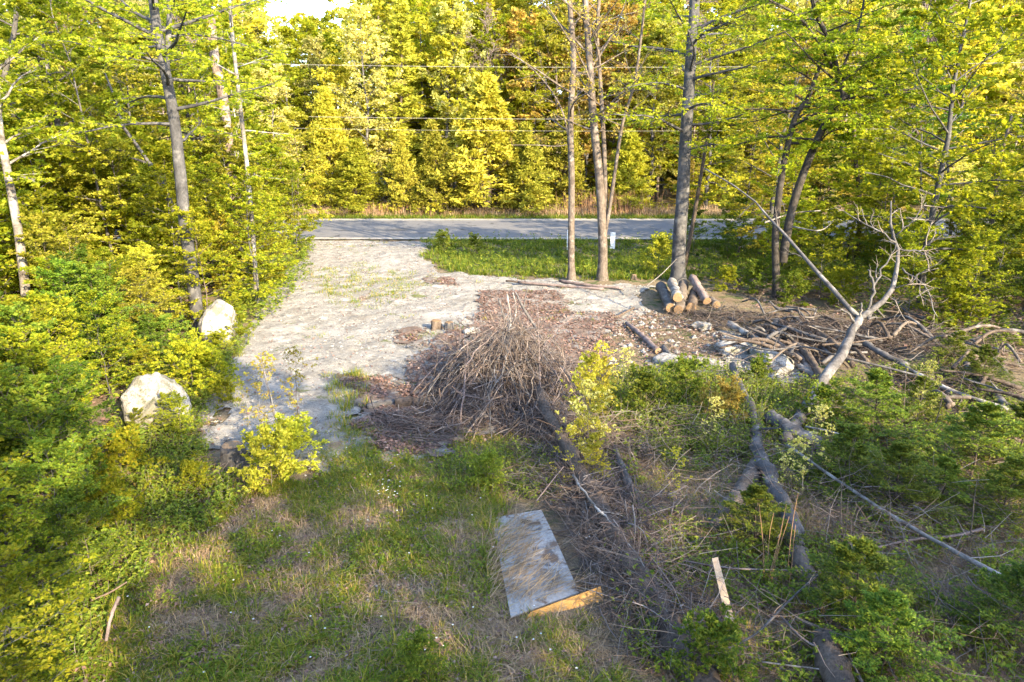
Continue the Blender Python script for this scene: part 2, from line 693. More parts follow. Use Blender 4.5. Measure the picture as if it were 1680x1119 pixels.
mat_litter = groundmat('leaf_litter', [(.07, .052, .042), (.125, .092, .076), (.20, .155, .13), ((.19, .178, .165), 1.9, .50, .09), ((.10, .075, .06), 4.0, .58, .08)], 1., 1, .05, 38)
lt = sheet('leaf_litter', np.arange(-6, 5, .08), np.arange(11, 30, .08), lambda x, y: hgt(x, y) - .005 + .05 * fbm(x, y, .6, 30) + .09 * fbm(x, y, .25, 35) + .03 * fbm(x, y, .15, 33), keep_lit, mat_litter)
tag(lt, 'reddish brown leaf litter lying on the gravel', None, None, 'structure')

rng = np.random.RandomState(5)


def litter_leaves(B, pts, size, zoff=.05):
    n = len(pts)
    c = np.column_stack([pts, hgt(pts[:, 0], pts[:, 1]) + zoff + rng.rand(n) * .05])
    a = rng.rand(n) * 2 * PI
    d = np.column_stack([np.cos(a), np.sin(a), rng.randn(n) * .25])
    nn = np.column_stack([rng.randn(n) * .4, rng.randn(n) * .4, np.ones(n)])
    s = size * (.6 + .8 * rng.rand(n))
    leaves(B, c, d, nn, s, s * .7)


GRASS_L = wpoly([(560, 745), (800, 760), (830, 840), (790, 1000), (1040, 1119), (120, 1180), (170, 1000), (350, 850), (520, 790)])
B = MB()
for p, n in zip(LIT, (15000, 4000, 700, 300, 300, 900)):
    litter_leaves(B, scatter(rng, p, n, .9, 41), .075, .055)
for n, poly in ((2600, POLY_GRAVEL), (2600, POLY_GR2)):
    litter_leaves(B, scatter(rng, poly, n, .5, 3), .07)
floor = np.array([[9, 22], [14, 15], [22, 12], [32, 20], [32, 40], [8, 33]])
litter_leaves(B, scatter(rng, floor, 14000, .5, 3), .13, .02)
floor = np.array([[-6.5, 11], [-8, 16], [-10, 22], [-13, 36], [-30, 38], [-30, 14], [-8, 8]])
litter_leaves(B, scatter(rng, floor, 9000, .5, 3), .12, .02)
litter_leaves(B, scatter(rng, wpoly([(330, 560), (395, 560), (330, 740), (440, 800), (350, 870), (260, 940), (190, 1000), (130, 1150), (-60, 1150), (100, 900), (240, 700)]), 4000, .5, 3), .06, .02)
litter_leaves(B, scatter(rng, wpoly([(560, 740), (960, 740), (1060, 1119), (1680, 1119), (1680, 640), (1000, 600)]), 12000, .5, 3), .06, .02)
litter_leaves(B, scatter(rng, GRASS_L, 3500, .5, 3), .05, .03)
o = link('fallen_leaves', B.mesh('fallen_leaves', M['litter_leaf']))
tag(o, 'scattered dry brown fallen leaves over the ground', 'leaves', None, 'stuff')

# loose stones
B = MB()
ico = np.array([[0, 0, 1], [1, 0, 0], [0, 1, 0], [-1, 0, 0], [0, -1, 0], [0, 0, -1]], float)
icf = np.array([[0, 1, 2], [0, 2, 3], [0, 3, 4], [0, 4, 1], [5, 2, 1], [5, 3, 2], [5, 4, 3], [5, 1, 4]])


def stones(B, pts, r0, r1, zo=.05):
    n = len(pts)
    r = r0 + (r1 - r0) * rng.rand(n) ** 3
    V = ico[None] * (1 + .5 * (rng.rand(n, 6, 1) - .5)) * r[:, None, None] * np.array([1.2, 1, .7])
    a = rng.rand(n) * 6.28
    ca, sa = np.cos(a)[:, None], np.sin(a)[:, None]
    x = V[:, :, 0] * ca - V[:, :, 1] * sa
    y = V[:, :, 0] * sa + V[:, :, 1] * ca
    z = V[:, :, 2]
    V = np.stack([x + pts[:, 0:1], y + pts[:, 1:2], z + (hgt(pts[:, 0], pts[:, 1]) + zo)[:, None]], -1)
    Fc = (np.arange(n)[:, None, None] * 6 + icf[None]).reshape(-1, 3)
    B.add(V.reshape(-1, 3), Fc)


stones(B, scatter(rng, POLY_GRAVEL, 5500, .6, 11), .006, .05, .045)
stones(B, scatter(rng, POLY_SLAB, 1200, .3, 11), .012, .07)
stones(B, scatter(rng, POLY_GR2, 500, .3, 11), .02, .12, .02)
stones(B, scatter(rng, wpoly([(560, 740), (760, 740), (800, 1000), (500, 1000), (380, 850)]), 700, .3, 11), .01, .04, .02)
mat_stone = islandmat('loose_stone', [(.15, .143, .13), (.20, .192, .178), (.25, .24, .222), (.17, .16, .145)])
o = link('loose_stones', B.mesh('loose_stones', mat_stone))
tag(o, 'loose pale limestone chips on the driveway', 'stones', None, 'stuff')


# ------------------------------------------------------------------ grass and ground plants
def blades(B, pts, h, w, lean=.5, zo=0., h_jit=.5, az=None, simple=False):
    n = len(pts)
    b = np.column_stack([pts, hgt(pts[:, 0], pts[:, 1]) + zo])
    a = rng.rand(n) * 2 * PI if az is None else az
    out = np.column_stack([np.cos(a), np.sin(a), np.zeros(n)])
    side = np.column_stack([-np.sin(a), np.cos(a), np.zeros(n)])
    hh = (h * (1 - h_jit + 2 * h_jit * rng.rand(n)))[:, None] if np.isscalar(h) else (h * (1 - h_jit + 2 * h_jit * rng.rand(n)))[:, None]
    ln = (lean * (.3 + rng.rand(n)))[:, None]
    ww = (w * (.6 + .8 * rng.rand(n)))[:, None]
    up = np.array([0, 0, 1.])
    m = b + (up * (1 - .25 * ln) + out * .35 * ln) * hh * .55
    t = b + (up * (1 - .55 * ln) + out * ln * 1.0) * hh
    if simple:
        V = np.stack([b - side * ww * .5, b + side * ww * .5, t], 1)
        B.add(V.reshape(-1, 3), np.arange(n * 3).reshape(-1, 3))
        return
    V = np.stack([b - side * ww * .5, b + side * ww * .5, m + side * ww * .42, m - side * ww * .42, t], 1)
    i = np.arange(n)[:, None] * 5
    B.more(V.reshape(-1, 3), [i + np.array([[0, 1, 2, 3]]), i + np.array([[3, 2, 4]])])


def tufts(B, centers, per, rad, h, w, lean, **k):
    n = len(centers)
    p = np.repeat(centers, per, 0)
    a = rng.rand(n * per) * 2 * PI
    r = rad * np.sqrt(rng.rand(n * per))
    q = p + np.column_stack([np.cos(a), np.sin(a)]) * r[:, None]
    hs = np.repeat(np.maximum(h, .05) * (.5 + rng.rand(n)), per)
    blades(B, q, hs, w, lean, az=a + rng.randn(n * per) * .5, **k)


GRASS = wpoly([(560, 745), (640, 760), (800, 760), (830, 840), (790, 1000), (900, 1020), (1040, 1119), (1040, 1180), (120, 1180), (170, 1000), (260, 930), (350, 850), (440, 800), (520, 790)])
B = MB()
c = scatter(rng, GRASS, 2300, .35, 50)
c = c[fbm(c[:, 0], c[:, 1], .8, 60) > .445]
tufts(B, c, 30, .11, .115, .011, 1.1)
c = scatter(rng, GRASS, 12000, .35, 50)
blades(B, c, .06, .010, 1.1, simple=True)
c = scatter(rng, wpoly([(640, 740), (960, 740), (1000, 900), (1100, 1119), (1680, 1119), (1680, 700), (1100, 620), (960, 640)]), 1100, .4, 51)
tufts(B, c, 20, .12, .15, .009, .9)
c = scatter(rng, wpoly([(505, 440), (620, 430), (690, 470), (620, 510), (520, 500)]), 150, .8, 52)
tufts(B, c, 26, .25, .10, .014, .9, zo=.05)
c = scatter(rng, POLY_GRAVEL, 420, .3, 53)
tufts(B, c[fbm(c[:, 0], c[:, 1], 2, 70) > .55], 22, .2, .09, .012, .9, zo=.05)
c = scatter(rng, wpoly([(535, 620), (600, 610), (600, 730), (540, 700)]), 26, .2, 52)
tufts(B, c, 40, .16, .17, .012, .7, zo=.05)
EDGEG = wpoly([(330, 560), (395, 560), (330, 740), (440, 800), (350, 870), (260, 940), (190, 1000), (130, 1150), (-60, 1150), (100, 900), (240, 700)])
c = scatter(rng, EDGEG, 500, .35, 50)
tufts(B, c, 24, .14, .15, .010, 1.0)
c = scatter(rng, GRASS, 90, .35, 50)
tufts(B, c, 44, .12, .19, .010, .9)
c = scatter(rng, wpoly([(780, 840), (806, 845), (840, 1015), (800, 1020)]), 22, .1, 50)
tufts(B, c, 30, .10, .20, .010, 1.1)
c = scatter(rng, wpoly([(838, 1030), (960, 1012), (990, 1030), (850, 1070)]), 16, .0, 50)
tufts(B, c, 26, .08, .10, .010, 1.1)
c = scatter(rng, wpoly([(560, 700), (760, 715), (880, 720), (880, 760), (560, 770), (440, 750)]), 260, .4, 50)
tufts(B, c, 26, .13, .13, .010, 1.1)
o = link('grass', B.mesh('grass', M['leaf_grass']))
tag(o, 'short green grass tufts growing on the foreground clearing', 'grass', None, 'stuff')

B = MB()
VERGE = np.array([[-5.2, 39.6], [-4.3, 34], [-2.6, 30.0], [1.5, 28.6], [6.5, 27.9], [9.5, 28.2], [26, 30], [40, 39.6]])
c = scatter(rng, VERGE, 3400, .5, 55)
tufts(B, c, 22, .22, .26 + .2 * (fbm(c[:, 0], c[:, 1], 1.5, 91) - .5), .040, .8, simple=True)
c = np.column_stack([rng.rand(1500) * 130 - 65, 39.0 + rng.rand(1500) * .7])
c = c[(c[:, 0] > -5) | (c[:, 0] < -12.5)]
tufts(B, c, 14, .2, .22, .04, .8, simple=True)
c = np.column_stack([rng.rand(3600) * 110 - 55, 49.6 + rng.rand(3600) ** 1.5 * 2.6])
tufts(B, c, 14, .25, .28, .045, .8, simple=True)
o = link('verge_grass', B.mesh('verge_grass', M['leaf_verge']))
tag(o, 'thick green grass on the roadside verge', 'grass', None, 'stuff')

# dry straw
B = MB()
c = scatter(rng, GRASS, 1500, .35, 57)
c = c[fbm(c[:, 0], c[:, 1], .8, 60) < .50]
tufts(B, c, 26, .26, .13, .007, 1.7)
for poly, n in ((wpoly([(740, 760), (830, 800), (850, 1000), (1000, 1010), (1050, 1119), (740, 1119)]), 500),
                (wpoly([(960, 720), (1060, 700), (1200, 900), (1250, 1119), (1080, 1119)]), 900),
                (wpoly([(1300, 860), (1560, 830), (1600, 900), (1400, 960)]), 500),
                (wpoly([(1100, 660), (1200, 660), (1200, 720), (1110, 720)]), 150),
                (wpoly([(1080, 1119), (1680, 1119), (1680, 900), (1300, 950), (1060, 900)]), 700),
                (wpoly([(1100, 720), (1260, 700), (1400, 900), (1300, 960), (1120, 880)]), 500),
                (wpoly([(1300, 740), (1680, 800), (1680, 900), (1400, 860)]), 350)):
    tufts(B, scatter(rng, poly, n, .4, 58), 22, .3, .20, .009, 1.8, simple=True)
c = np.column_stack([rng.rand(1500) * 50 - 22, 51 + rng.rand(1500) * 2.5])
tufts(B, c, 10, .3, .55, .045, .7, simple=True)
o = link('dry_grass', B.mesh('dry_grass', M['straw']))
tag(o, 'flattened tan straw and dead grass', 'dead grass', None, 'stuff')


# herb like undergrowth, each plant a few stems with small leaves
def herbs(B, BS, pts, h, leaf, per=9, stems=3):
    n = len(pts) * stems
    p = np.repeat(pts, stems, 0) + rng.randn(n, 2) * .05
    b = np.column_stack([p, hgt(p[:, 0], p[:, 1])])
    d = norm(np.column_stack([rng.randn(n) * .35, rng.randn(n) * .35, np.ones(n)]))
    L = h * (.5 + rng.rand(n))
    S = polyline(rng, b, d, L, 4, .12, 0.02)
    if BS is not None:
        tubes(BS, S[::2][:, [0, 2, 3]], np.repeat(np.array([[.004, .003, .001]]), len(S[::2]), 0), 3)
    idx = np.repeat(np.arange(n), per)
    t = .15 + .85 * rng.rand(n * per)
    pos, tan = interp(S, idx, t)
    a = rng.rand(n * per) * 2 * PI
    dd = np.column_stack([np.cos(a), np.sin(a), .2 + rng.randn(n * per) * .3])
    nn = np.column_stack([rng.randn(n * per) * .4, rng.randn(n * per) * .4, np.ones(n * per)])
    s = leaf * (.5 + rng.rand(n * per))
    leaves(B, pos, dd, nn, s, s * .55)


B = MB()
BS = MB()
UND = wpoly([(1000, 620), (1180, 600), (1300, 640), (1380, 620), (1500, 600), (1600, 560), (1680, 560), (1680, 1150), (1080, 1150), (1000, 900), (960, 760), (980, 680)])
c = scatter(rng, UND, 4300, .4, 61)
c = c[fbm(c[:, 0], c[:, 1], 1.2, 63) > .42]
herbs(B, BS, c, .30, .056, 8)
c = scatter(rng, wpoly([(1010, 620), (1180, 620), (1300, 650), (1240, 760), (1060, 760), (1010, 690)]), 1200, .4, 61)
herbs(B, BS, c, .42, .05)
c = scatter(rng, wpoly([(740, 740), (880, 730), (940, 820), (800, 830), (700, 800)]), 260, .4, 61)
herbs(B, BS, c, .25, .045)
c = scatter(rng, GRASS, 900, .4, 64)
c = c[fbm(c[:, 0], c[:, 1], .8, 66) > .55]
herbs(B, BS, c, .14, .045)
EDGE = wpoly([(400, 560), (330, 700), (330, 780), (440, 800), (350, 870), (260, 940), (190, 1000), (130, 1150), (-60, 1150), (60, 900), (180, 760), (220, 640), (330, 560)])
c = scatter(rng, EDGE, 1500, .4, 64)
herbs(B, BS, c, .30, .06, 9, 3)
c = scatter(rng, VERGE, 1100, .4, 64)
herbs(B, None, c, .5, .11, 8, 2)
c = scatter(rng, np.array([[10.5, 24], [15, 17], [26, 14], [34, 24], [34, 38.5], [9, 29]]), 1000, .4, 64)
herbs(B, None, c, .6, .13, 9, 2)
c = scatter(rng, np.array([[-6.2, 9], [-8.8, 16], [-10, 22], [-13, 36], [-30, 38], [-30, 14], [-7, 5]]), 1500, .4, 64)
c = np.concatenate([c, scatter(rng, np.array([[-8.0, 19.5], [-8.0, 24], [-11.2, 38.5], [-13.5, 38.5], [-9.6, 20]]), 500, .4, 64)])
herbs(B, None, c, .45, .12, 8, 2)
o = link('undergrowth', B.mesh('undergrowth', M['leaf_herb']))
tag(o, 'low leafy green undergrowth between the fallen wood', 'undergrowth', None, 'stuff')
o = link('undergrowth_stems', BS.mesh('undergrowth_stems', M['twig']))
tag(o, 'thin brown stems of the low undergrowth', 'undergrowth', None, 'stuff')


# ------------------------------------------------------------------ trees
def crown_from(rng, Bw, Bl, stems, n2, n3, nleaf, leaf, flat=.85, up=(.35, .9), bend=-.04, twr=.006, ar=.74, shape='round', twigs=True, subf=.42, leafn=.75, offs=0., lwood=True):
    """stems: list of (points (K,3), r0, r1, crown start, limbs, spread)"""
    allP = []
    allL = []
    allR = []
    for pts, r0, r1, cs, nl, spread in stems:
        pts = np.asarray(pts)
        K = len(pts)
        u = (np.arange(nl) + rng.rand(nl)) / nl
        t = cs + (1 - cs) * u
        pos, tan = interp(pts[None], np.zeros(nl, int), t)
        az = np.arange(nl) * 2.399963 + rng.rand(nl) * .9 + rng.rand() * 6
        el = up[0] + (up[1] - up[0]) * u + rng.randn(nl) * .12
        d = np.column_stack([np.cos(az) * np.cos(el), np.sin(az) * np.cos(el), np.sin(el)])
        if shape == 'round':
            L = spread * np.sin(PI * (.22 + .70 * u)) ** .8
        elif shape == 'cone':
            L = spread * (1.04 - u) ** .85
        else:
            L = spread * (.6 + .4 * u)
        L = L * (.7 + .6 * rng.rand(nl))
        allP.append(polyline(rng, pos, d, L, 6, .10, bend))
        allL.append(L)
        rt = r0 + (r1 - r0) * t
        allR.append(np.minimum(rt * .45, .012 + L * .014))
    Pl = np.concatenate(allP)
    Ll = np.concatenate(allL)
    Rl = np.concatenate(allR)
    if lwood:
        tubes(Bw, Pl, Rl[:, None] * np.linspace(1, .25, 6)[None], 5)
    P2, L2 = branch_off(rng, Pl, Ll, n2, .15, 1., (.5, 1.05), subf, 4, .13, bend, flat)
    if lwood:
        tubes(Bw, P2, np.full((len(P2), 1), twr * 1.7) * np.linspace(1, .4, 4)[None], 3)
    P3, L3 = branch_off(rng, P2, L2, n3, .15, 1., (.5, 1.0), .6, 3, .15, bend, flat)
    if twigs:
        tubes(Bw, P3, np.full((len(P3), 1), twr) * np.linspace(1, .4, 3)[None], 3)
    if nleaf:
        N = len(P3)
        idx = np.repeat(np.arange(N), nleaf)
        n = N * nleaf
        t = .05 + .95 * rng.rand(n)
        pos, tan = interp(P3, idx, t)
        if offs:
            pos = pos + rng.randn(n, 3) * offs * np.array([1, 1, .5])
        ax = norm(np.array([0, 0, 1.]) + rng.randn(n, 3) * .2)
        a = np.where(rng.rand(n) < .5, 1, -1) * (.4 + .8 * rng.rand(n))
        d = rot(tan, ax, a) + rng.randn(n, 3) * .2
        nn = np.array([0, 0, 1.]) + rng.randn(n, 3) * leafn
        s = leaf * (.40 + 1.05 * rng.rand(n) ** 1.4)
        leaves(Bl, pos, d, nn, s, s * ar)


def straight_trunk(rng, H, lean=.04, K=9):
    t = np.linspace(0, 1, K)
    w = np.cumsum(rng.randn(K, 2) * .018, 0) * H * .5
    w -= w[0]
    az = rng.rand() * 6.28
    l = lean * H * t
    return np.column_stack([w[:, 0] + l * math.cos(az), w[:, 1] + l * math.sin(az), t * H])


def template(seed, H, r0, cs, nl, spread, n2, n3, nleaf, leaf, bark, leafm, tseg=7, **k):
    rng = np.random.RandomState(seed)
    Bw, Bl = MB(), MB()
    tr = straight_trunk(rng, H)
    t = np.linspace(0, 1, len(tr))
    R = r0 * (1 - t * .85)
    R[0] *= 1.35
    tubes(Bw, tr, R, tseg, rough=.15, rng=rng)
    crown_from(rng, Bw, Bl, [(tr, r0, r0 * .15, cs, nl, spread)], n2, n3, nleaf, leaf, **k)
    return (Bw.mesh('trunk', M[bark], True), Bl.mesh('crown', M[leafm]) if nleaf else None)


T = {}
# far and middle distance trees
T['broad'] = [template(100 + i, 12 + i, .16, .12, 34, 3.4, 7, 4, 12, .24, b, 'leaf_yellow', flat=.8, offs=.10, twigs=False) for i, b in enumerate(('bark_mid', 'bark_grey', 'bark_mid'))]
T['beech'] = [template(120 + i, 11.5 + i, .13, .10, 40, 3.3, 7, 4, 13, .16, 'bark_beech', 'leaf_beech', flat=.92, bend=-.02, up=(.1, .7), offs=.05, twigs=False) for i in range(3)]
T['slim'] = [template(140 + i, 9.5 + i, .06, .15, 28, 1.9, 6, 3, 14, .155, b, 'leaf_beech', flat=.85, offs=.06, twigs=False) for i, b in enumerate(('bark_birch', 'bark_grey', 'bark_mid'))]
T['poplar'] = [template(160 + i, 14 + i, .12, .12, 36, 2.6, 6, 4, 11, .19, 'bark_grey', 'leaf_pale', up=(.6, 1.1), flat=.5, offs=.12, twr=.012, twigs=False) for i in range(2)]
T['bare'] = [template(180 + i, 14 + i, .10, .25, 34, 2.6, 8, 6, 0, .1, 'bark_pink', 'leaf_pale', up=(.6, 1.2), flat=.4, twr=.014) for i in range(2)]
T['cedar'] = [template(200 + i, 8, .14, .02, 80, 2.3, 6, 3, 13, .25, 'bark_brown', 'leaf_cedar', shape='cone', up=(.05, .7), bend=.05, flat=.45, offs=.12, ar=.5, twigs=False, leafn=.9) for i in range(3)]
T['spruce'] = [template(220 + i, 12, .16, .03, 84, 2.5, 7, 3, 11, .25, 'bark_brown', 'leaf_cedar', shape='cone', up=(-.15, .5), bend=.03, flat=.9, offs=.06, ar=.35, twigs=False) for i in range(2)]
# near saplings
T['sapling'] = [template(240 + i, 3.2, .018, .06, 26, 1.1, 7, 4, 12, .070, b, 'leaf_sapling', flat=.9, offs=.03, bend=-.02, twr=.003, up=(.2, .9)) for i, b in enumerate(('bark_grey', 'bark_mid', 'bark_beech', 'bark_mid'))]
T['young'] = [template(260 + i, 6.0, .040, .08, 32, 1.7, 7, 3, 14, .115, b, 'leaf_sapling', flat=.9, offs=.04, bend=-.02, twr=.004, up=(.15, .8), twigs=False) for i, b in enumerate(('bark_grey', 'bark_mid', 'bark_beech'))]
T['shrub'] = [template(280 + i, 1.1, .012, .03, 22, .75, 6, 3, 12, .07, 'bark_mid', 'leaf_sapling', flat=.6, offs=.03, twr=.002, up=(.3, 1.2)) for i in range(3)]
T['fir'] = [template(300 + i, 1.4, .02, .03, 36, .85, 9, 6, 11, .044, 'bark_brown', 'leaf_fir', shape='cone', flat=.97, offs=.008, ar=.42, up=(-.05, .75), bend=-.01, twr=.002, leafn=.25) for i in range(3)]
T['wisp'] = [template(320 + i, 1.6, .010, .1, 12, .55, 4, 2, 6, .05, 'bark_mid', 'leaf_yellow', flat=.6, offs=.02, twr=.002, up=(.6, 1.2)) for i in range(2)]

NAMES = dict(broad='leafy_tree', beech='beech_tree', slim='slender_tree', poplar='poplar_tree', bare='bare_tree', cedar='cedar_tree', spruce='spruce_tree',
             sapling='sapling', young='young_tree', shrub='shrub', fir='young_fir', wisp='sapling')
CATS = dict(sapling='sapling', young='tree', shrub='shrub', fir='young fir', wisp='sapling')


CLEAR = [(85, 215, 24.5, 300), (215, 300, 23.5, 400), (338, 404, 27.5, 250), (402, 432, 22.5, 470), (-30, 62, 20, 500), (325, 400, 19.5, 590)]
HT = dict(broad=12.5, beech=12, slim=10, poplar=14, young=6, sapling=3.2, shrub=1.1)
WD = dict(broad=2.6, beech=2.8, slim=1.4, poplar=2, young=1.2, sapling=.8, shrub=.5)


def clear_scale(kind, x, y, s):
    if y < 3 or x > 0:
        return s
    for _ in range(14):
        bad = False
        w = WD[kind] * s
        pl, pr = project(x - w, y, .5)[0], project(x + w, y, .5)[0]
        for a, b, Y, top in CLEAR:
            if y < Y and pr > a and pl < b and project(x, y, HT[kind] * s)[1] < top:
                bad = True
        if not bad:
            return s
        s *= .85
    return 0


def place(kind, x, y, s=1., label='', group=None, var=None, rz=None, lm=None, tilt=0., sxy=None, name=None):
    T_ = T[kind]
    v = random.randrange(len(T_)) if var is None else var % len(T_)
    w, l = T_[v]
    e = empty(name or NAMES[kind], (x, y, float(hgt(x, y)) - .03), random.random() * 6.28 if rz is None else rz, (s, s, s) if sxy is None else (sxy, sxy, s))
    if label.endswith('@'):
        label = '%s %s %s' % (TINT.get(lm, 'green'), label[:-1].strip(), where(x, y))
    e.rotation_euler.x = tilt * (random.random() - .5)
    e.rotation_euler.y = tilt * (random.random() - .5)
    tag(e, label, CATS.get(kind, 'tree'), group)
    link('trunk', w, e)
    if l:
        link('crown', l, e, mat=M[lm] if lm else None)
    return e


random.seed(11)
MARKS = [('the leaning grey beech', 'G', 327, 552), ('the larger pale boulder', 'G', 262, 700), ('the slim pale birch', 'G', 422, 494), ('the blotchy birch', 'G', 48, 560),
         ('the lower left stick', 'G', 182, 1040), ('the orange leafed sapling', 'G', 462, 735), ('the old stump', 'G', 388, 758), ('the driveway mouth', 'G', 520, 400),
         ('the twin stemmed beech', 'G', 1276, 486), ('the largest smooth beech', 'G', 1112, 466), ('the fallen dead tree', 'G', 1400, 560), ('the steep grey log', 'G', 1620, 640),
         ('the broken snag', 'G', 392, 445), ('the sunlit slim trunk', 'G', 1556, 430), ('the leaning orange lit trunk', 'G', 1606, 450)]
MARKS = [(a, *G(c, d)[:2]) for a, b, c, d in MARKS]
TINT = {'leaf_beech': 'green', 'leaf_yellow': 'yellow green', 'leaf_sapling': 'fresh green', 'leaf_deep': 'dark green', 'leaf_herb': 'mid green', 'leaf_pale': 'pale green', 'leaf_orange': 'orange tinted', None: 'green'}


def where(x, y):
    n, mx, my = min(MARKS, key=lambda m: (m[1] - x) ** 2 + (m[2] - y) ** 2)
    dx, dy = x - mx, y - my
    dd = math.hypot(dx, dy)
    near = 'just ' if dd < 1.6 else ('' if dd < 4 else 'well ')
    if abs(dx) > abs(dy):
        return near + ('left of ' if dx < 0 else 'right of ') + n
    return near + ('behind ' if dy > 0 else 'in front of ') + n


def zone(px):
    for lim, t in ((60, 'at the far left of the view'), (230, 'left of the leaning grey beech'), (330, 'behind the leaning grey beech'), (470, 'left of the driveway mouth'), (560, 'above the driveway mouth'),
                   (680, 'over the narrow cedar'), (880, 'over the widest cedar'), (950, 'behind the single thin trunk'), (1040, 'behind the three stemmed maple'), (1150, 'behind the largest beech'),
                   (1260, 'left of the twin stemmed beech'), (1400, 'behind the twin stemmed beech'), (1540, 'behind the bare fallen crown'), (9999, 'at the far right of the view')):
        if px < lim:
            return t


def poisson(poly, dmin, n, seed):
    r = np.random.RandomState(seed)
    c = scatter(r, poly, n * 12)
    out = []
    for q in c:
        if all((q[0] - p[0]) ** 2 + (q[1] - p[1]) ** 2 > dmin * dmin for p in out):
            out.append(q)
            if len(out) >= n:
                break
    return out


# --- across the road: the front row, told apart
front = [
    # kind, px of the foot, Y, scale z, scale xy, label, leaf
    ('cedar', 800, 54.0, 1.20, 1.75, 'broad pyramid cedar across the road, widest and tallest of the roadside cedars', None),
    ('cedar', 716, 52.8, .82, .95, 'dark green cedar pressed against the left flank of the widest cedar', None),
    ('cedar', 660, 52.6, .72, .62, 'narrow upright cedar between the dark gap and the widest cedar', None),
    ('cedar', 585, 53.0, .66, 1.05, 'rounded yellow green cedar standing left of the narrow cedar', 'leaf_yellow'),
    ('cedar', 540, 55.5, 1.1, 1.0, 'tall yellow cedar at the left end of the open road view', 'leaf_yellow'),
    ('cedar', 868, 53.0, .80, .95, 'cedar filling the right flank of the widest cedar', None),
    ('poplar', 470, 54.5, .72, 1.0, 'pale cream green wispy tree beyond the mouth of the driveway', 'leaf_pale'),
    ('spruce', 655, 60.0, 1.32, 1.25, 'tall dark spruce rising behind the narrow roadside cedar', None),
    ('cedar', 1030, 53.5, .75, 1.0, 'low bright yellow cedar right of the three stemmed maple', 'leaf_yellow'),
    ('cedar', 925, 55.5, .9, 1.0, 'shaded cedar behind the single thin trunk by the verge', None),
    ('broad', 1060, 57.0, 1.0, 1.0, 'bright leafy tree across the road left of the large beech trunk', 'leaf_yellow'),
    ('poplar', 745, 61.0, 1.12, 1.1, 'grey stemmed poplar rising above the widest cedar', 'leaf_pale'),
    ('bare', 795, 60.5, 1.05, 1.1, 'leafless pinkish tree rising above the widest cedar', None),
    ('poplar', 600, 58.5, .98, 1.2, 'pale cream poplar behind the rounded yellow cedar', 'leaf_pale'),
    ('broad', 860, 61.0, 1.15, 1.1, 'orange tinted young maple right above the widest cedar', 'leaf_orange'),
    ('broad', 955, 60.0, 1.15, 1.0, 'tall maple with orange new leaves behind the thin verge trunks', 'leaf_orange'),
]
for k, px, Y, sz, sx, lab, lm in front:
    x = P(px, 340, Y)[0]
    place(k, x, Y, sz, lab, 'roadside trees across the road', sxy=sx, lm=lm)

far_kinds = ['broad', 'broad', 'poplar', 'bare', 'broad', 'spruce', 'broad', 'beech', 'cedar']
far_lab = {'broad': 'tall leafy tree deep in the wood across the road', 'poplar': 'pale wispy poplar deep in the wood across the road',
           'bare': 'bare pinkish grey tree deep in the wood across the road', 'spruce': 'dark spruce deep in the wood across the road',
           'beech': 'spreading green tree deep in the wood across the road', 'cedar': 'bushy cedar deep in the wood across the road'}
far_short = {'broad': 'tall leafy tree', 'poplar': 'pale wispy poplar', 'bare': 'bare pinkish tree', 'spruce': 'dark spruce', 'beech': 'spreading beech', 'cedar': 'bushy cedar'}
far_grp = 'trees in the wood across the road'
for (y0, y1, dm, n, sc, sd) in ((54.5, 62, 2.7, 64, 1.05, 1), (62, 76, 3.4, 84, 1.38, 2), (76, 98, 4.6, 84, 1.75, 3)):
    hw = y1 * .86
    for q in poisson(np.array([[-hw, y0], [hw, y0], [hw, y1], [-hw, y1]]), dm, n, 70 + sd):
        px = project(q[0], q[1], 8)[0]
        if sd == 1 and 440 < px < 1090 and q[1] < 59.5:
            continue
        k = random.choice(far_kinds)
        s = sc * (.85 + .3 * random.random())
        if 430 < px < 640 and q[1] > 57:
            s *= .74
            if k in ('bare',):
                k = 'poplar'
        lm = None
        if k == 'broad':
            lm = random.choice(['leaf_yellow', 'leaf_yellow', 'leaf_pale', 'leaf_orange' if px > 700 or px < 300 else 'leaf_yellow', 'leaf_beech'])
        if k == 'cedar':
            s *= 1.1
        place(k, q[0], q[1], s, '%s, %s far wood, %s' % (far_short[k] if lm is None else far_short[k].replace('leafy', TINT[lm] + ' leafy'), ('front', 'middle', 'rear')[sd - 1], zone(px)), far_grp, lm=lm)
# undergrowth trees at the foot of the wood, seen left and right through the trunks
for q in poisson(np.array([[-46, 51.8], [46, 51.8], [46, 54.5], [-46, 54.5]]), 1.6, 44, 90):
    px = project(q[0], q[1], 2)[0]
    if 500 < px < 1010:
        continue
    place('sapling', q[0], q[1] + .3, .8 + .8 * random.random(), 'sapling at the far road edge %s' % zone(px), 'saplings along the far road edge', lm=random.choice(['leaf_yellow', 'leaf_pale', 'leaf_orange']))

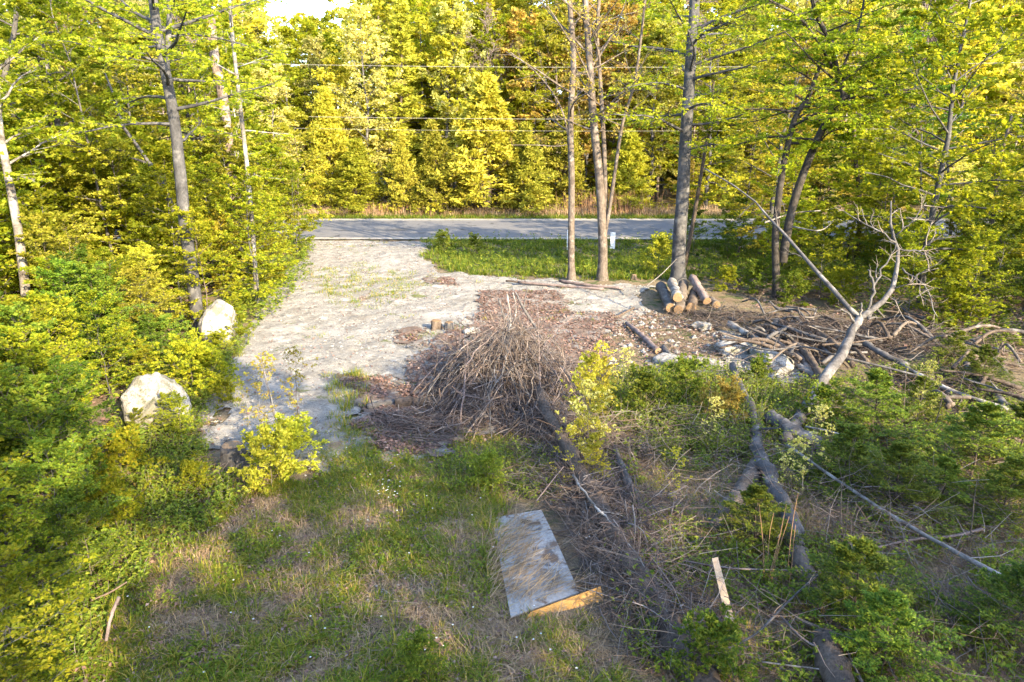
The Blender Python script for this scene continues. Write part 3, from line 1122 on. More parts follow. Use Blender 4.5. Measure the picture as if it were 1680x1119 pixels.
# --- left wood
left_wood = np.array([[-10.0, 21], [-13.4, 37.5], [-42, 38.5], [-42, 20], [-20, 12], [-12, 15.5]])
for q in poisson(left_wood, 2.5, 40, 101):
    k = random.choice(['slim', 'beech', 'slim', 'broad', 'beech', 'young'])
    cs_ = clear_scale(k, q[0], q[1], .8 + .35 * random.random())
    if cs_ < .3:
        continue
    place(k, q[0], q[1], cs_, {'slim': 'slender pale trunked tree @', 'beech': 'layered beech @',
          'broad': 'broad leafy tree @', 'young': 'young tree @'}[k], 'trees in the wood left of the driveway', lm=random.choice(['leaf_beech', 'leaf_yellow', 'leaf_sapling']))
edge = np.array([[-8.3, 20.0], [-11.4, 38.2], [-18, 38], [-30, 30], [-20, 14], [-9.6, 15.5]])
for q in poisson(edge, 1.15, 95, 103):
    px, py = project(q[0], q[1], 0)
    k = random.choice(['sapling', 'young', 'sapling'])
    s = .7 + .5 * random.random()
    s = clear_scale(k, q[0], q[1], s)
    if s < .25:
        continue
    place(k, q[0], q[1], s, {'sapling': 'sapling @', 'young': 'bushy young tree @'}[k], 'thicket along the left driveway edge',
          lm=random.choice(['leaf_sapling', 'leaf_yellow', 'leaf_beech']))

# --- near left thicket
near = np.array([[-4.9, 5.2], [-5.3, 8.2], [-6.1, 9.8], [-6.9, 11.5], [-8.1, 14.5], [-9.2, 17.5], [-16, 20], [-20, 12], [-12, 5]])
cnt = 0
for q in poisson(near, .62, 150, 105):
    px, py = project(q[0], q[1], 0)
    H = 1.5 + 1.7 * random.random()
    dist_edge = -(q[0] + 5.4 + (q[1] - 8.2) * .42)
    H *= .45 + .55 * min(1, max(0, dist_edge / 1.6))
    k = 'sapling'
    if dist_edge > 3 and random.random() < .35:
        k = 'young'
        H = 3.2 + 2 * random.random()
    half = .36 * H
    pxl = project(q[0] - half, q[1], .6)[0]
    pxr = project(q[0] + half, q[1], .6)[0]
    if pxr > 200 and pxl < 320 and q[1] < 13.6:      # keep the big pale boulder in sight
        while H > .3 and project(q[0], q[1], H)[1] < 722:
            H *= .9
    if pxr > 12 and pxl < 62 and q[1] < 20:
        while H > .3 and project(q[0], q[1], H)[1] < 500:
            H *= .9
    if pxr > 325 and pxl < 400 and q[1] < 19.5:
        while H > .3 and project(q[0], q[1], H)[1] < 590:
            H *= .9
    if 210 < px < 310 and 13.0 < q[1] < 14.3:
        continue
    if H < 1.15:
        if H < .35:
            continue
        place('shrub', q[0], q[1], max(H / 1.1, .45), 'low shrub @', 'low shrubs in the left foreground thicket', lm=random.choice(['leaf_sapling', 'leaf_herb', 'leaf_yellow']))
    elif k == 'young':
        place('young', q[0], q[1], H / 6, 'slim young tree @', 'young trees in the left foreground thicket', lm='leaf_sapling')
    else:
        place('sapling', q[0], q[1], H / 3.2, ('tall' if H > 2.3 else 'bushy') + ' sapling @', 'saplings in the left foreground thicket', lm=random.choice(['leaf_sapling', 'leaf_deep', 'leaf_deep']))  # mostly the darker leaves: deeper shade here is put into the leaf colour

# --- right wood
right_wood = np.array([[11.5, 27], [9.5, 31], [10, 38.5], [44, 38.5], [44, 16], [20, 15], [14, 22]])
for q in poisson(right_wood, 2.3, 46, 111):
    k = random.choice(['slim', 'beech', 'slim', 'beech', 'young', 'young'])
    place(k, q[0], q[1], .75 + .3 * random.random(), {'slim': 'slender pale trunked tree @', 'beech': 'layered beech @',
          'young': 'young tree @'}[k], 'trees in the wood right of the clearing', lm=random.choice(['leaf_beech', 'leaf_beech', 'leaf_yellow', 'leaf_deep']))
for q in poisson(np.array([[11.0, 25], [9.0, 30.5], [8.0, 34], [9.5, 38.5], [34, 38.5], [34, 18], [18, 15.5], [14, 21]]), 1.35, 70, 113):
    s = .5 + .6 * random.random()
    k = random.choice(['sapling', 'young', 'sapling', 'sapling'])
    place(k, q[0], q[1], s if k == 'sapling' else s * .8, {'sapling': 'sapling @', 'young': 'low young tree @'}[k],
          'saplings in the wood right of the clearing', lm=random.choice(['leaf_deep', 'leaf_sapling', 'leaf_beech', 'leaf_deep']))

# --- wood behind and to the right of the viewer, whose shade falls on the clearing
for q in poisson(np.array([[5, -6], [11, -3], [19, -3], [29, -14], [30, -30], [6, -32], [-12, -26], [-6, -9]]), 4.2, 29, 121):
    k = random.choice(['beech', 'broad', 'beech', 'slim'])
    place(k, q[0], q[1], .95 + .3 * random.random(), {'beech': 'green beech in the wood behind the clearing', 'broad': 'leafy tree in the wood behind the clearing', 'slim': 'slender tree in the wood behind the clearing'}[k],
          'trees in the wood behind the clearing', lm=random.choice(['leaf_beech', 'leaf_deep']))


# ------------------------------------------------------------------ the framing trees, each from its own path
def path_tree(name, base_px, stems_px, label, bark, leafm, seed, nleafs=(8, 4, 11), leaf=.14, group=None, up=(.0, .7), flat=.92, cat='tree', roots=True, extra=None, Yadd=0., offs=.04, twr=.006, seg=10):
    """stems_px: list of (points[(px,py)...], r0, r1, crown start, limbs, spread[, dY at top])"""
    r = np.random.RandomState(seed)
    b = G(*base_px)
    Y = b[1]
    b[2] = float(hgt(b[0], b[1])) - .05
    Bw, Bl = MB(), MB()
    stems = []
    for st in stems_px:
        pts, r0, r1, cs, nl, spd = st[:6]
        dY = st[6] if len(st) > 6 else 0
        W = []
        for i, (px, py) in enumerate(pts):
            W.append(P(px, py, Y + dY * i / max(len(pts) - 1, 1)))
        W = np.array(W)
        if st is stems_px[0]:
            W[0] = b
        W = catmull(W, max(8, len(pts) * 3))
        t = np.linspace(0, 1, len(W))
        R = r0 * (1 - t) + r1 * t
        if roots and st is stems_px[0]:
            R[0] *= 1.45
            R[1] *= 1.08
        tubes(Bw, W, R, seg, rough=.16, rng=r)
        if nl:
            stems.append((W, r0, r1, cs, nl, spd))
    if stems:
        crown_from(r, Bw, Bl, stems, nleafs[0], nleafs[1], nleafs[2], leaf, flat=flat, up=up, bend=-.02, offs=offs, twr=twr)
    if extra:
        extra(r, Bw, Y)
    e = empty(name, b)
    tag(e, label, cat, group)
    wmesh_obj('trunk', Bw, M[bark], b, True, e)
    if Bl.v:
        wmesh_obj('crown', Bl, M[leafm], b, False, e)
    return e


path_tree('beech_tree', (327, 552), [([(327, 552), (318, 470), (305, 380), (296, 290), (286, 200), (270, 110), (256, 40), (246, -60), (240, -200)], .20, .10, .45, 20, 3.2),
                                     ([(272, 120), (276, 60), (280, 0), (292, -120)], .09, .05, .0, 8, 2.6, 1.)],
          'large grey beech leaning left beside the driveway, its foot by the pale boulders', 'bark_beech', 'leaf_beech', 1, leaf=.11)
path_tree('dead_tree', (304, 482), [([(304, 482), (296, 420), (284, 350), (268, 305), (245, 268)], .11, .09, 0, 0, 0),
                                    ([(245, 268), (222, 235), (200, 205), (196, 188), (184, 150), (172, 120)], .07, .03, .2, 5, .9),
                                    ([(245, 268), (214, 258), (198, 246), (160, 246), (130, 236), (106, 224)], .045, .018, .3, 5, .6)],
          'crooked dead tree with two pale bare limbs behind the leaning beech', 'bark_grey', 'leaf_yellow', 2, (3, 2, 2), .08)
path_tree('dead_tree', (392, 445), [([(392, 445), (384, 340), (376, 245), (364, 150), (352, 95), (345, 30)], .22, .20, 0, 0, 0)],
          'thick pinkish broken snag with peeling bark in the left wood', 'bark_snag', 'leaf_yellow', 3)
path_tree('birch_tree', (422, 494), [([(422, 494), (416, 400), (408, 300), (399, 215), (388, 120), (378, 20), (372, -80)], .085, .05, .35, 16, 1.6)],
          'slim pale birch rooted at the left edge of the gravel', 'bark_birch', 'leaf_beech', 4, (5, 3, 10), .10)
path_tree('birch_tree', (48, 560), [([(48, 560), (42, 480), (30, 380), (12, 280), (-2, 200), (-12, 60)], .14, .08, .55, 10, 2.2)],
          'blotchy pale birch at the left picture edge', 'bark_birch', 'leaf_beech', 5, leaf=.10)
path_tree('birch_tree', (24, 480), [([(24, 480), (12, 420), (-2, 350), (-2, 240), (2, 150), (20, 70), (28, 0), (24, -90)], .12, .07, .4, 12, 2.0)],
          'twisted grey birch behind the blotchy birch at the left picture edge', 'bark_grey', 'leaf_beech', 6, leaf=.10)
path_tree('slender_tree', (118, 420), [([(118, 420), (100, 300), (80, 180), (62, 80), (52, 0), (46, -90)], .13, .06, .3, 18, 2.6)],
          'dark trunked tree with dense shaded crown in the upper left', 'bark_brown', 'leaf_beech', 7, leaf=.12)
path_tree('maple_tree', (938, 462), [([(938, 462), (937, 400), (938, 300), (936, 200), (941, 100), (936, 20), (930, -80)], .15, .09, .42, 12, 2.6),
                                     ([(937, 250), (925, 190), (905, 150), (870, 110), (830, 85)], .04, .02, .1, 6, 1.2),
                                     ([(938, 235), (915, 240), (880, 238), (838, 238)], .025, .01, .2, 4, .6)],
          'single straight thin trunk beside the verge, left of the three stemmed maple', 'bark_mid', 'leaf_orange', 8, (5, 3, 5), .09, up=(.4, 1.), flat=.6)
path_tree('maple_tree', (988, 462), [([(988, 462), (989, 400), (984, 300), (974, 200), (968, 110), (963, 40), (955, -80)], .21, .10, .45, 12, 2.6),
                                     ([(989, 400), (993, 320), (990, 220), (984, 120), (980, 50), (988, -60)], .11, .06, .45, 10, 2.2, .5),
                                     ([(990, 400), (1002, 330), (1012, 260), (1022, 200), (1040, 140), (1052, 60), (1060, -20)], .08, .04, .4, 10, 1.8, -.5),
                                     ([(986, 215), (1000, 180), (1030, 150), (1055, 115)], .04, .02, .2, 5, 1.2)],
          'three stemmed grey maple at the verge with orange new leaves', 'bark_mid', 'leaf_orange', 9, (5, 3, 5), .09, up=(.4, 1.), flat=.6)
path_tree('beech_tree', (1112, 466), [([(1112, 466), (1114, 400), (1120, 320), (1124, 240), (1130, 150), (1134, 80), (1140, 0), (1144, -120)], .28, .16, .40, 26, 3.6)],
          'largest smooth grey beech trunk standing behind the firewood logs', 'bark_beech', 'leaf_beech', 10, leaf=.12)
path_tree('slender_tree', (1122, 440), [([(1122, 440), (1136, 370), (1148, 300), (1158, 240), (1166, 190), (1172, 120)], .10, .05, .3, 10, 1.6)],
          'slim brown tree just right of the largest beech trunk', 'bark_brown', 'leaf_beech', 11, leaf=.12)
path_tree('beech_tree', (1276, 486), [([(1276, 486), (1272, 400), (1278, 320), (1292, 240), (1306, 190), (1326, 160), (1344, 110)], .15, .07, .45, 12, 3.0),
                                      ([(1284, 430), (1292, 380), (1306, 320), (1336, 240), (1362, 190), (1384, 160), (1376, 130), (1362, 70), (1338, 20), (1326, -40)], .17, .06, .35, 20, 3.4),
                                      ([(1384, 162), (1406, 150), (1440, 146), (1475, 148), (1510, 146)], .08, .03, .2, 9, 2.2),
                                      ([(1376, 130), (1395, 80), (1412, 30), (1420, -20)], .05, .03, .1, 7, 2.0),
                                      ([(1366, 110), (1330, 50), (1300, 20), (1262, 0)], .05, .03, .1, 7, 2.4, -1.5),
                                      ([(1340, 240), (1360, 218), (1392, 208)], .035, .015, .2, 5, 1.)],
          'twin stemmed beech with dark curving trunks right of the firewood', 'bark_shaded', 'leaf_beech', 12, leaf=.12)
for i, (bx, by, tx, ty, r0, lab, bk) in enumerate([
        (1556, 430, 1560, 180, .08, 'sunlit slim trunk in the right wood, left of two leaning ones', 'bark_birch'),
        (1606, 450, 1660, 190, .09, 'leaning orange lit trunk in the right wood near the picture edge', 'bark_snag'),
        (1408, 420, 1404, 150, .12, 'shaded straight trunk behind the bare crown of the fallen tree', 'bark_brown'),
        (1460, 420, 1470, 200, .05, 'thin pale stem above the bare crown of the fallen tree', 'bark_birch'),
        (1520, 440, 1512, 220, .06, 'thin grey stem between the bare crown and the sunlit slim trunk', 'bark_grey'),
        (1640, 440, 1634, 200, .06, 'slim stem at the far right of the wood', 'bark_mid')]):
    path_tree('slender_tree', (bx, by), [([(bx, by), ((bx * 2 + tx) / 3 + 4, (by * 2 + ty) / 3), ((bx + 2 * tx) / 3 - 4, (by + 2 * ty) / 3), (tx, ty)], r0, r0 * .6, .45, 10, 2.0)],
              lab, bk, 'leaf_beech', 30 + i, (5, 3, 9), .12)

# ------------------------------------------------------------------ special small plants
def G2(px, py):
    g = G(px, py)
    return g[0], g[1]


def put(kind, px, py, s, lab, lm=None, grp=None, name=None, sxy=None, var=None):
    x, y = G2(px, py)
    return place(kind, x, y, s, lab, grp, lm=lm, name=name, sxy=sxy, var=var)


put('shrub', 446, 800, .8, 'bright yellow green bush beside the old stump', 'leaf_yellow', name='bush', var=0)
put('shrub', 480, 775, .75, 'rounded bright bush right of the old stump', 'leaf_yellow', name='bush', var=1)
put('shrub', 318, 812, .5, 'green bush left of the old stump', 'leaf_sapling', name='bush', var=2)
put('shrub', 372, 668, .5, 'low leafy bush on the gravel edge beyond the stump', 'leaf_sapling', name='bush')
put('shrub', 318, 650, 1.0, 'leafy bush between the two pale boulders', 'leaf_sapling', name='bush')
put('shrub', 352, 640, .75, 'spreading green bush in front of the smaller boulder', 'leaf_sapling', name='bush')
put('sapling', 962, 745, .60, 'bright yellow green column of leaves right of the brush pile', 'leaf_yellow', sxy=.42, var=1)
put('sapling', 985, 690, .42, 'narrow yellow green sapling behind the bright leafy column', 'leaf_yellow', sxy=.28, var=2)
put('sapling', 975, 800, .30, 'small yellow green sapling beside the longest log', 'leaf_yellow', sxy=.28, var=0)
put('wisp', 462, 735, 1.15, 'thin sapling with sparse orange leaves and a bare pale stem', 'leaf_orange', var=0)
put('wisp', 490, 690, .9, 'sparse orange leafed sapling behind the bare pale stem', 'leaf_orange', var=1)
put('wisp', 430, 720, .7, 'small orange leafed sapling beside the old stump', 'leaf_orange', var=0)
put('sapling', 275, 716, .27, 'low leafy sapling before the middle of the larger pale boulder', 'leaf_sapling', var=3)
put('shrub', 355, 585, .5, 'leafy shrub at the foot of the smaller pale boulder', 'leaf_sapling')
put('shrub', 380, 562, .8, 'shrub right of the smaller pale boulder', 'leaf_beech')
put('sapling', 300, 722, .30, 'leafy sapling screening the right side of the larger pale boulder', 'leaf_sapling', var=1)
put('sapling', 232, 718, .20, 'small sapling against the left side of the larger pale boulder', 'leaf_beech', var=2)
put('sapling', 372, 590, .24, 'leafy sapling before the smaller pale boulder', 'leaf_sapling', var=0)
for i, (px, py, s, lab) in enumerate([(960, 760, 1.05, 'yellow green sapling rising from the right side of the brush pile'), (985, 690, 1.0, 'tall wispy yellow sapling right of the brush pile'),
                                      (930, 800, .7, 'small yellow sapling over the long bark covered log'), (1015, 660, .8, 'wispy green sapling at the right foot of the brush pile'),
                                      (955, 690, .9, 'leafy sapling hiding the right edge of the brush pile'), (1160, 740, .7, 'wispy sapling left of the gnarled grey log'),
                                      (1320, 800, .9, 'wispy sapling under the leaning dead trunk'), (1290, 830, .7, 'wispy sapling right of the gnarled grey log'),
                                      (1100, 830, .6, 'small wispy sapling between the two logs'), (1500, 700, .9, 'wispy sapling among the young firs')]):
    put('wisp', px, py, s, lab, random.choice(['leaf_yellow', 'leaf_yellow', 'leaf_pale']))
for i, (px, py, s, lab) in enumerate([(1430, 720, 1.0, 'young fir nearest the leaning dead trunk'), (1500, 690, .75, 'small young fir behind the leftmost large fir'),
                                      (1590, 790, 1.1, 'largest spreading young fir at the right'), (1660, 760, 1.0, 'young fir at the right edge below the grey logs'),
                                      (1470, 850, .9, 'low young fir above the long thin pole'), (1240, 900, .75, 'dark young fir between the gnarled log and the pale split board'),
                                      (1390, 1030, .9, 'low young fir below the long thin pole'), (1440, 1110, .8, 'young fir at the bottom edge right of the cut log'),
                                      (1560, 600, .7, 'small bright fir behind the grey fallen logs'), (1660, 1060, .9, 'young fir in the lower right corner'),
                                      (1640, 860, .8, 'young fir beside the long thin pole at the right edge'), (1380, 800, .8, 'shaded young fir under the fallen trunk'),
                                      (1540, 850, .7, 'flat young fir above the tan straw'), (1610, 640, .8, 'young fir beside the steep grey log')]):
    put('fir', px, py, s, lab, 'leaf_fir', 'young firs on the right of the clearing', sxy=s * 1.15)
for i, (px, py, s, lab, lm) in enumerate([(1060, 690, .8, 'round green shrub right of the brush pile', 'leaf_herb'), (1120, 665, .8, 'leafy green shrub near the pale flat rock', 'leaf_herb'),
                                          (1190, 700, .7, 'rusty orange shrub left of the gnarled log', 'leaf_orange'), (1340, 700, .7, 'green shrub right of the leaning trunk', 'leaf_herb'),
                                          (1240, 640, .6, 'small shrub in front of the white birch log', 'leaf_herb'), (800, 800, .5, 'low green shrub under the brush pile', 'leaf_herb'),
                                          (1300, 500, .9, 'dark shrub at the foot of the twin beech', 'leaf_deep'), (1240, 480, .9, 'green shrub left of the twin beech', 'leaf_deep'),
                                          (1190, 478, .7, 'green shrub behind the dark brush heap', 'leaf_sapling'), (1380, 500, 1.0, 'yellow green shrub behind the dark brush heap', 'leaf_sapling'),
                                          (1560, 540, 1.0, 'bright shrub beyond the right grey logs', 'leaf_sapling'), (1080, 450, 1.2, 'yellow shrub at the verge left of the largest beech', 'leaf_yellow'),
                                          (730, 412, .9, 'dark green bush at the corner of driveway and verge', 'leaf_herb'), (780, 410, .8, 'dark green bush on the verge by the road', 'leaf_herb'),
                                          (1160, 1119, .6, 'low shrub at the bottom edge by the cut log', 'leaf_herb'), (690, 1119, .45, 'low green clump at the bottom edge', 'leaf_herb')]):
    put('shrub', px, py, s, lab, lm)

# reeds at the far road edge and by the gnarled log
def reeds(name, pts, h, r, mat, label, group=None):
    n = len(pts)
    b = np.column_stack([pts, hgt(pts[:, 0], pts[:, 1])])
    d = norm(np.column_stack([rng.randn(n) * .10, rng.randn(n) * .10, np.ones(n)]))
    S = polyline(rng, b, d, h * (.6 + .6 * rng.rand(n)), 4, .05, 0)
    B = MB()
    tubes(B, S, np.full((n, 1), r) * np.linspace(1, .4, 4)[None], 4)
    o = link(name, B.mesh(name, mat, True))
    return tag(o, label, 'reeds', group, 'stuff')


mat_reed = islandmat('reed', [(.17, .085, .045), (.25, .14, .075), (.24, .16, .09)])
c0 = P(1000, 350, 51.5)[0]
reeds('dead_reeds', np.column_stack([c0 + rng.randn(260) * 2.0, 51.3 + rng.rand(260) * 1.5]), 1.7, .011, mat_reed, 'rust coloured dead reeds at the far road edge behind the maple')
c0 = P(640, 350, 51.5)[0]
reeds('dead_reeds', np.column_stack([c0 + rng.randn(120) * 1.6, 51.3 + rng.rand(120) * 1.2]), .9, .010, mat_reed, 'short rust coloured reeds at the far road edge below the cedars')
c0 = G(1275, 965)
for k in range(7):
    bx = c0[0] + random.uniform(-.22, .28)
    by = c0[1] + random.uniform(-.25, .25)
    B = MB()
    S = polyline(rng, np.array([[bx, by, float(hgt(bx, by))]]), np.array([[rng.randn() * .05, .0, 1.]]), np.array([1.0 + random.random() * .4]), 5, .03, 0)
    tubes(B, S, np.linspace(.007, .003, 5)[None], 5)
    o = wmesh_obj('red_stem', B, mat_reed, S[0, 0])
    tag(o, 'upright reddish dry stem right of the gnarled log', 'stem', 'reddish stems right of the gnarled log')


# ------------------------------------------------------------------ logs and branches
def cutface(parent, c, nrm, r, base, mat='cut_wood'):
    nrm = norm(np.asarray(nrm, float)[None])[0]
    ref = np.array([0, 0, 1.]) if abs(nrm[2]) < .8 else np.array([1., 0, 0])
    u = norm(np.cross(nrm, ref)[None])[0]
    w = np.cross(nrm, u)
    n = 14
    a = np.arange(n) * 2 * PI / n
    V = [c + nrm * .006]
    for rr, hh in ((.45, .008), (.93, .004)):
        V += [c + nrm * hh + r * rr * (1 + .05 * math.sin(3 * x)) * (math.cos(x) * u + math.sin(x) * w) for x in a]
    V += [c - nrm * .01 + r * .93 * (math.cos(x) * u + math.sin(x) * w) for x in a]
    Fq = []
    Ft = []
    for i in range(n):
        j = (i + 1) % n
        Ft.append([0, 1 + i, 1 + j])
        Fq.append([1 + i, 1 + n + i, 1 + n + j, 1 + j])
        Fq.append([1 + n + i, 1 + 2 * n + i, 1 + 2 * n + j, 1 + n + j])
    B = MB()
    B.more(np.array(V), [np.array(Ft), np.array(Fq)])
    return wmesh_obj('cut_face', B, M[mat], base, False, parent)


def wlog(name, pts, r0, r1, mat, label, cat='log', group=None, seed=0, side=0, twig=0, cuts=(), gn=.0, nseg=10, cutmat='cut_wood', sidelen=.5, split=None):
    r = np.random.RandomState(seed + 500)
    W = catmull(np.array(pts), max(12, len(pts) * 6))
    gn = max(gn, min(r0, r1) * .07)
    W[1:-1] += r.randn(len(W) - 2, 3) * gn
    t = np.linspace(0, 1, len(W))
    R = (r0 * (1 - t) + r1 * t) * (1 + .07 * np.sin(t * 17 + seed) + .05 * np.sin(t * 41 + seed * 2) + .06 * r.randn(len(W)))
    base = W[0].copy()
    B = MB()
    tubes(B, W, R, nseg, True, .34, r)
    L = np.linalg.norm(W[1:] - W[:-1], axis=1).sum()
    if side:
        P2, L2 = branch_off(r, W[None], np.array([L]), side, .15, 1., (.4, 1.1), sidelen, 5, .12, .0, .3)
        tubes(B, P2, np.linspace(min(r1 * .8, .03), .006, 5)[None] * (.6 + .6 * r.rand(len(P2), 1)), 5)
        if twig:
            P3, L3 = branch_off(r, P2, L2, twig, .2, 1., (.4, 1.), .5, 4, .15, 0, .3)
            tubes(B, P3, np.linspace(.006, .002, 4)[None] * (.6 + .8 * r.rand(len(P3), 1)), 3)
    if cuts:
        e = empty(name, base)
        tag(e, label, cat, group)
        wmesh_obj('bark', B, M[mat], base, True, e)
        for c in cuts:
            if c == 0:
                cutface(e, W[0], W[0] - W[1], R[0], base, cutmat)
            else:
                cutface(e, W[-1], W[-1] - W[-2], R[-1], base, cutmat)
        return e
    o = wmesh_obj(name, B, M[mat], base, True)
    return tag(o, label, cat, group)


def gp(*l):
    """ground points (px,py,z)"""
    out = []
    for a in l:
        z = a[2] if len(a) > 2 else .1
        out.append(G(a[0], a[1], z))
    return out


# fallen dead tree leaning up on the right
r = np.random.RandomState(77)
B = MB()
base = G(1288, 722, .25)
trunk = catmull([base, P(1330, 655, 14.2), P(1372, 592, 15.3), P(1396, 550, 16.1), P(1410, 522, 16.7)], 12)
trunk[1:-1] += r.randn(10, 3) * .015
tubes(B, trunk, np.linspace(.135, .10, 12) * (1 + .06 * r.randn(12)), 12, True, .36, r)
fork = trunk[-1]
limbs = [
    ([fork, P(1380, 492, 17.3), P(1340, 448, 18.2), P(1300, 400, 19.2), P(1262, 358, 20.2), P(1225, 318, 21.2), P(1155, 276, 22.2)], .085, .02, 5),
    ([fork, P(1440, 500, 17.0), P(1462, 474, 17.5), P(1472, 440, 17.9), P(1474, 410, 18.1), P(1466, 380, 18.3), P(1462, 330, 18.6)], .095, .02, 6),
    ([P(1424, 508, 16.8), P(1432, 480, 17.0), P(1430, 458, 17.1), P(1424, 443, 17.2)], .045, .025, 0),
    ([P(1431, 478, 17.0), P(1444, 452, 17.1), P(1458, 425, 17.2), P(1470, 400, 17.2)], .03, .012, 3),
    ([P(1410, 522, 16.7), P(1412, 508, 16.6), P(1413, 497, 16.6)], .04, .02, 0),
    ([P(1400, 530, 16.4), P(1392, 516, 16.3), P(1378, 508, 16.2)], .035, .02, 0),
    ([P(1474, 408, 18.1), P(1500, 412, 18.0), P(1520, 405, 17.9), P(1545, 385, 17.8)], .03, .008, 6),
    ([P(1480, 440, 17.9), P(1500, 455, 17.6), P(1522, 480, 17.2), P(1538, 520, 16.6)], .03, .010, 4),
    ([P(1470, 398, 18.1), P(1440, 378, 18.3), P(1410, 362, 18.6), P(1380, 343, 18.8)], .03, .010, 5),
    ([P(1470, 385, 18.1), P(1490, 370, 18.0), P(1505, 350, 18.0), P(1520, 332, 18.0)], .025, .006, 6),
    ([P(1462, 474, 17.5), P(1490, 465, 17.3), P(1508, 452, 17.2), P(1540, 440, 17.1)], .02, .006, 4),
    ([P(1455, 485, 17.4), P(1480, 495, 17.2), P(1505, 488, 17.0), P(1525, 470, 16.9)], .018, .005, 3),
]
tw = MB()
for k, (pts, ra, rb, ns) in enumerate(limbs):
    W = catmull(np.array(pts), 10)
    W[1:-1] += r.randn(8, 3) * .02
    tubes(B, W, np.linspace(ra * .85, rb, 10) * (1 + .08 * r.randn(10)), 8, True, .35, r)
    if ns:
        t0_ = .35 if k == 0 else .15
        P2, L2 = branch_off(r, W[None], np.array([1.3 if k else 1.6]), ns, t0_, 1., (.4, 1.1), .6, 5, .16, .02, .1)
        tubes(tw, P2, np.linspace(.016, .005, 5)[None] * (.6 + .6 * r.rand(len(P2), 1)), 5)
        P3, L3 = branch_off(r, P2, L2, 4, .2, 1., (.4, 1.1), .55, 4, .18, .02, .1)
        tubes(tw, P3, np.linspace(.006, .0025, 4)[None] * np.ones((len(P3), 1)), 4)
e = empty('fallen_tree', base)
tag(e, 'large bare grey dead tree leaning up from the debris with a forked leafless crown', 'dead tree')
wmesh_obj('trunk', B, M['bark_grey'], base, True, e)
wmesh_obj('twigs', tw, M['twig_pale'], base, True, e)['kind'] = 'stuff'

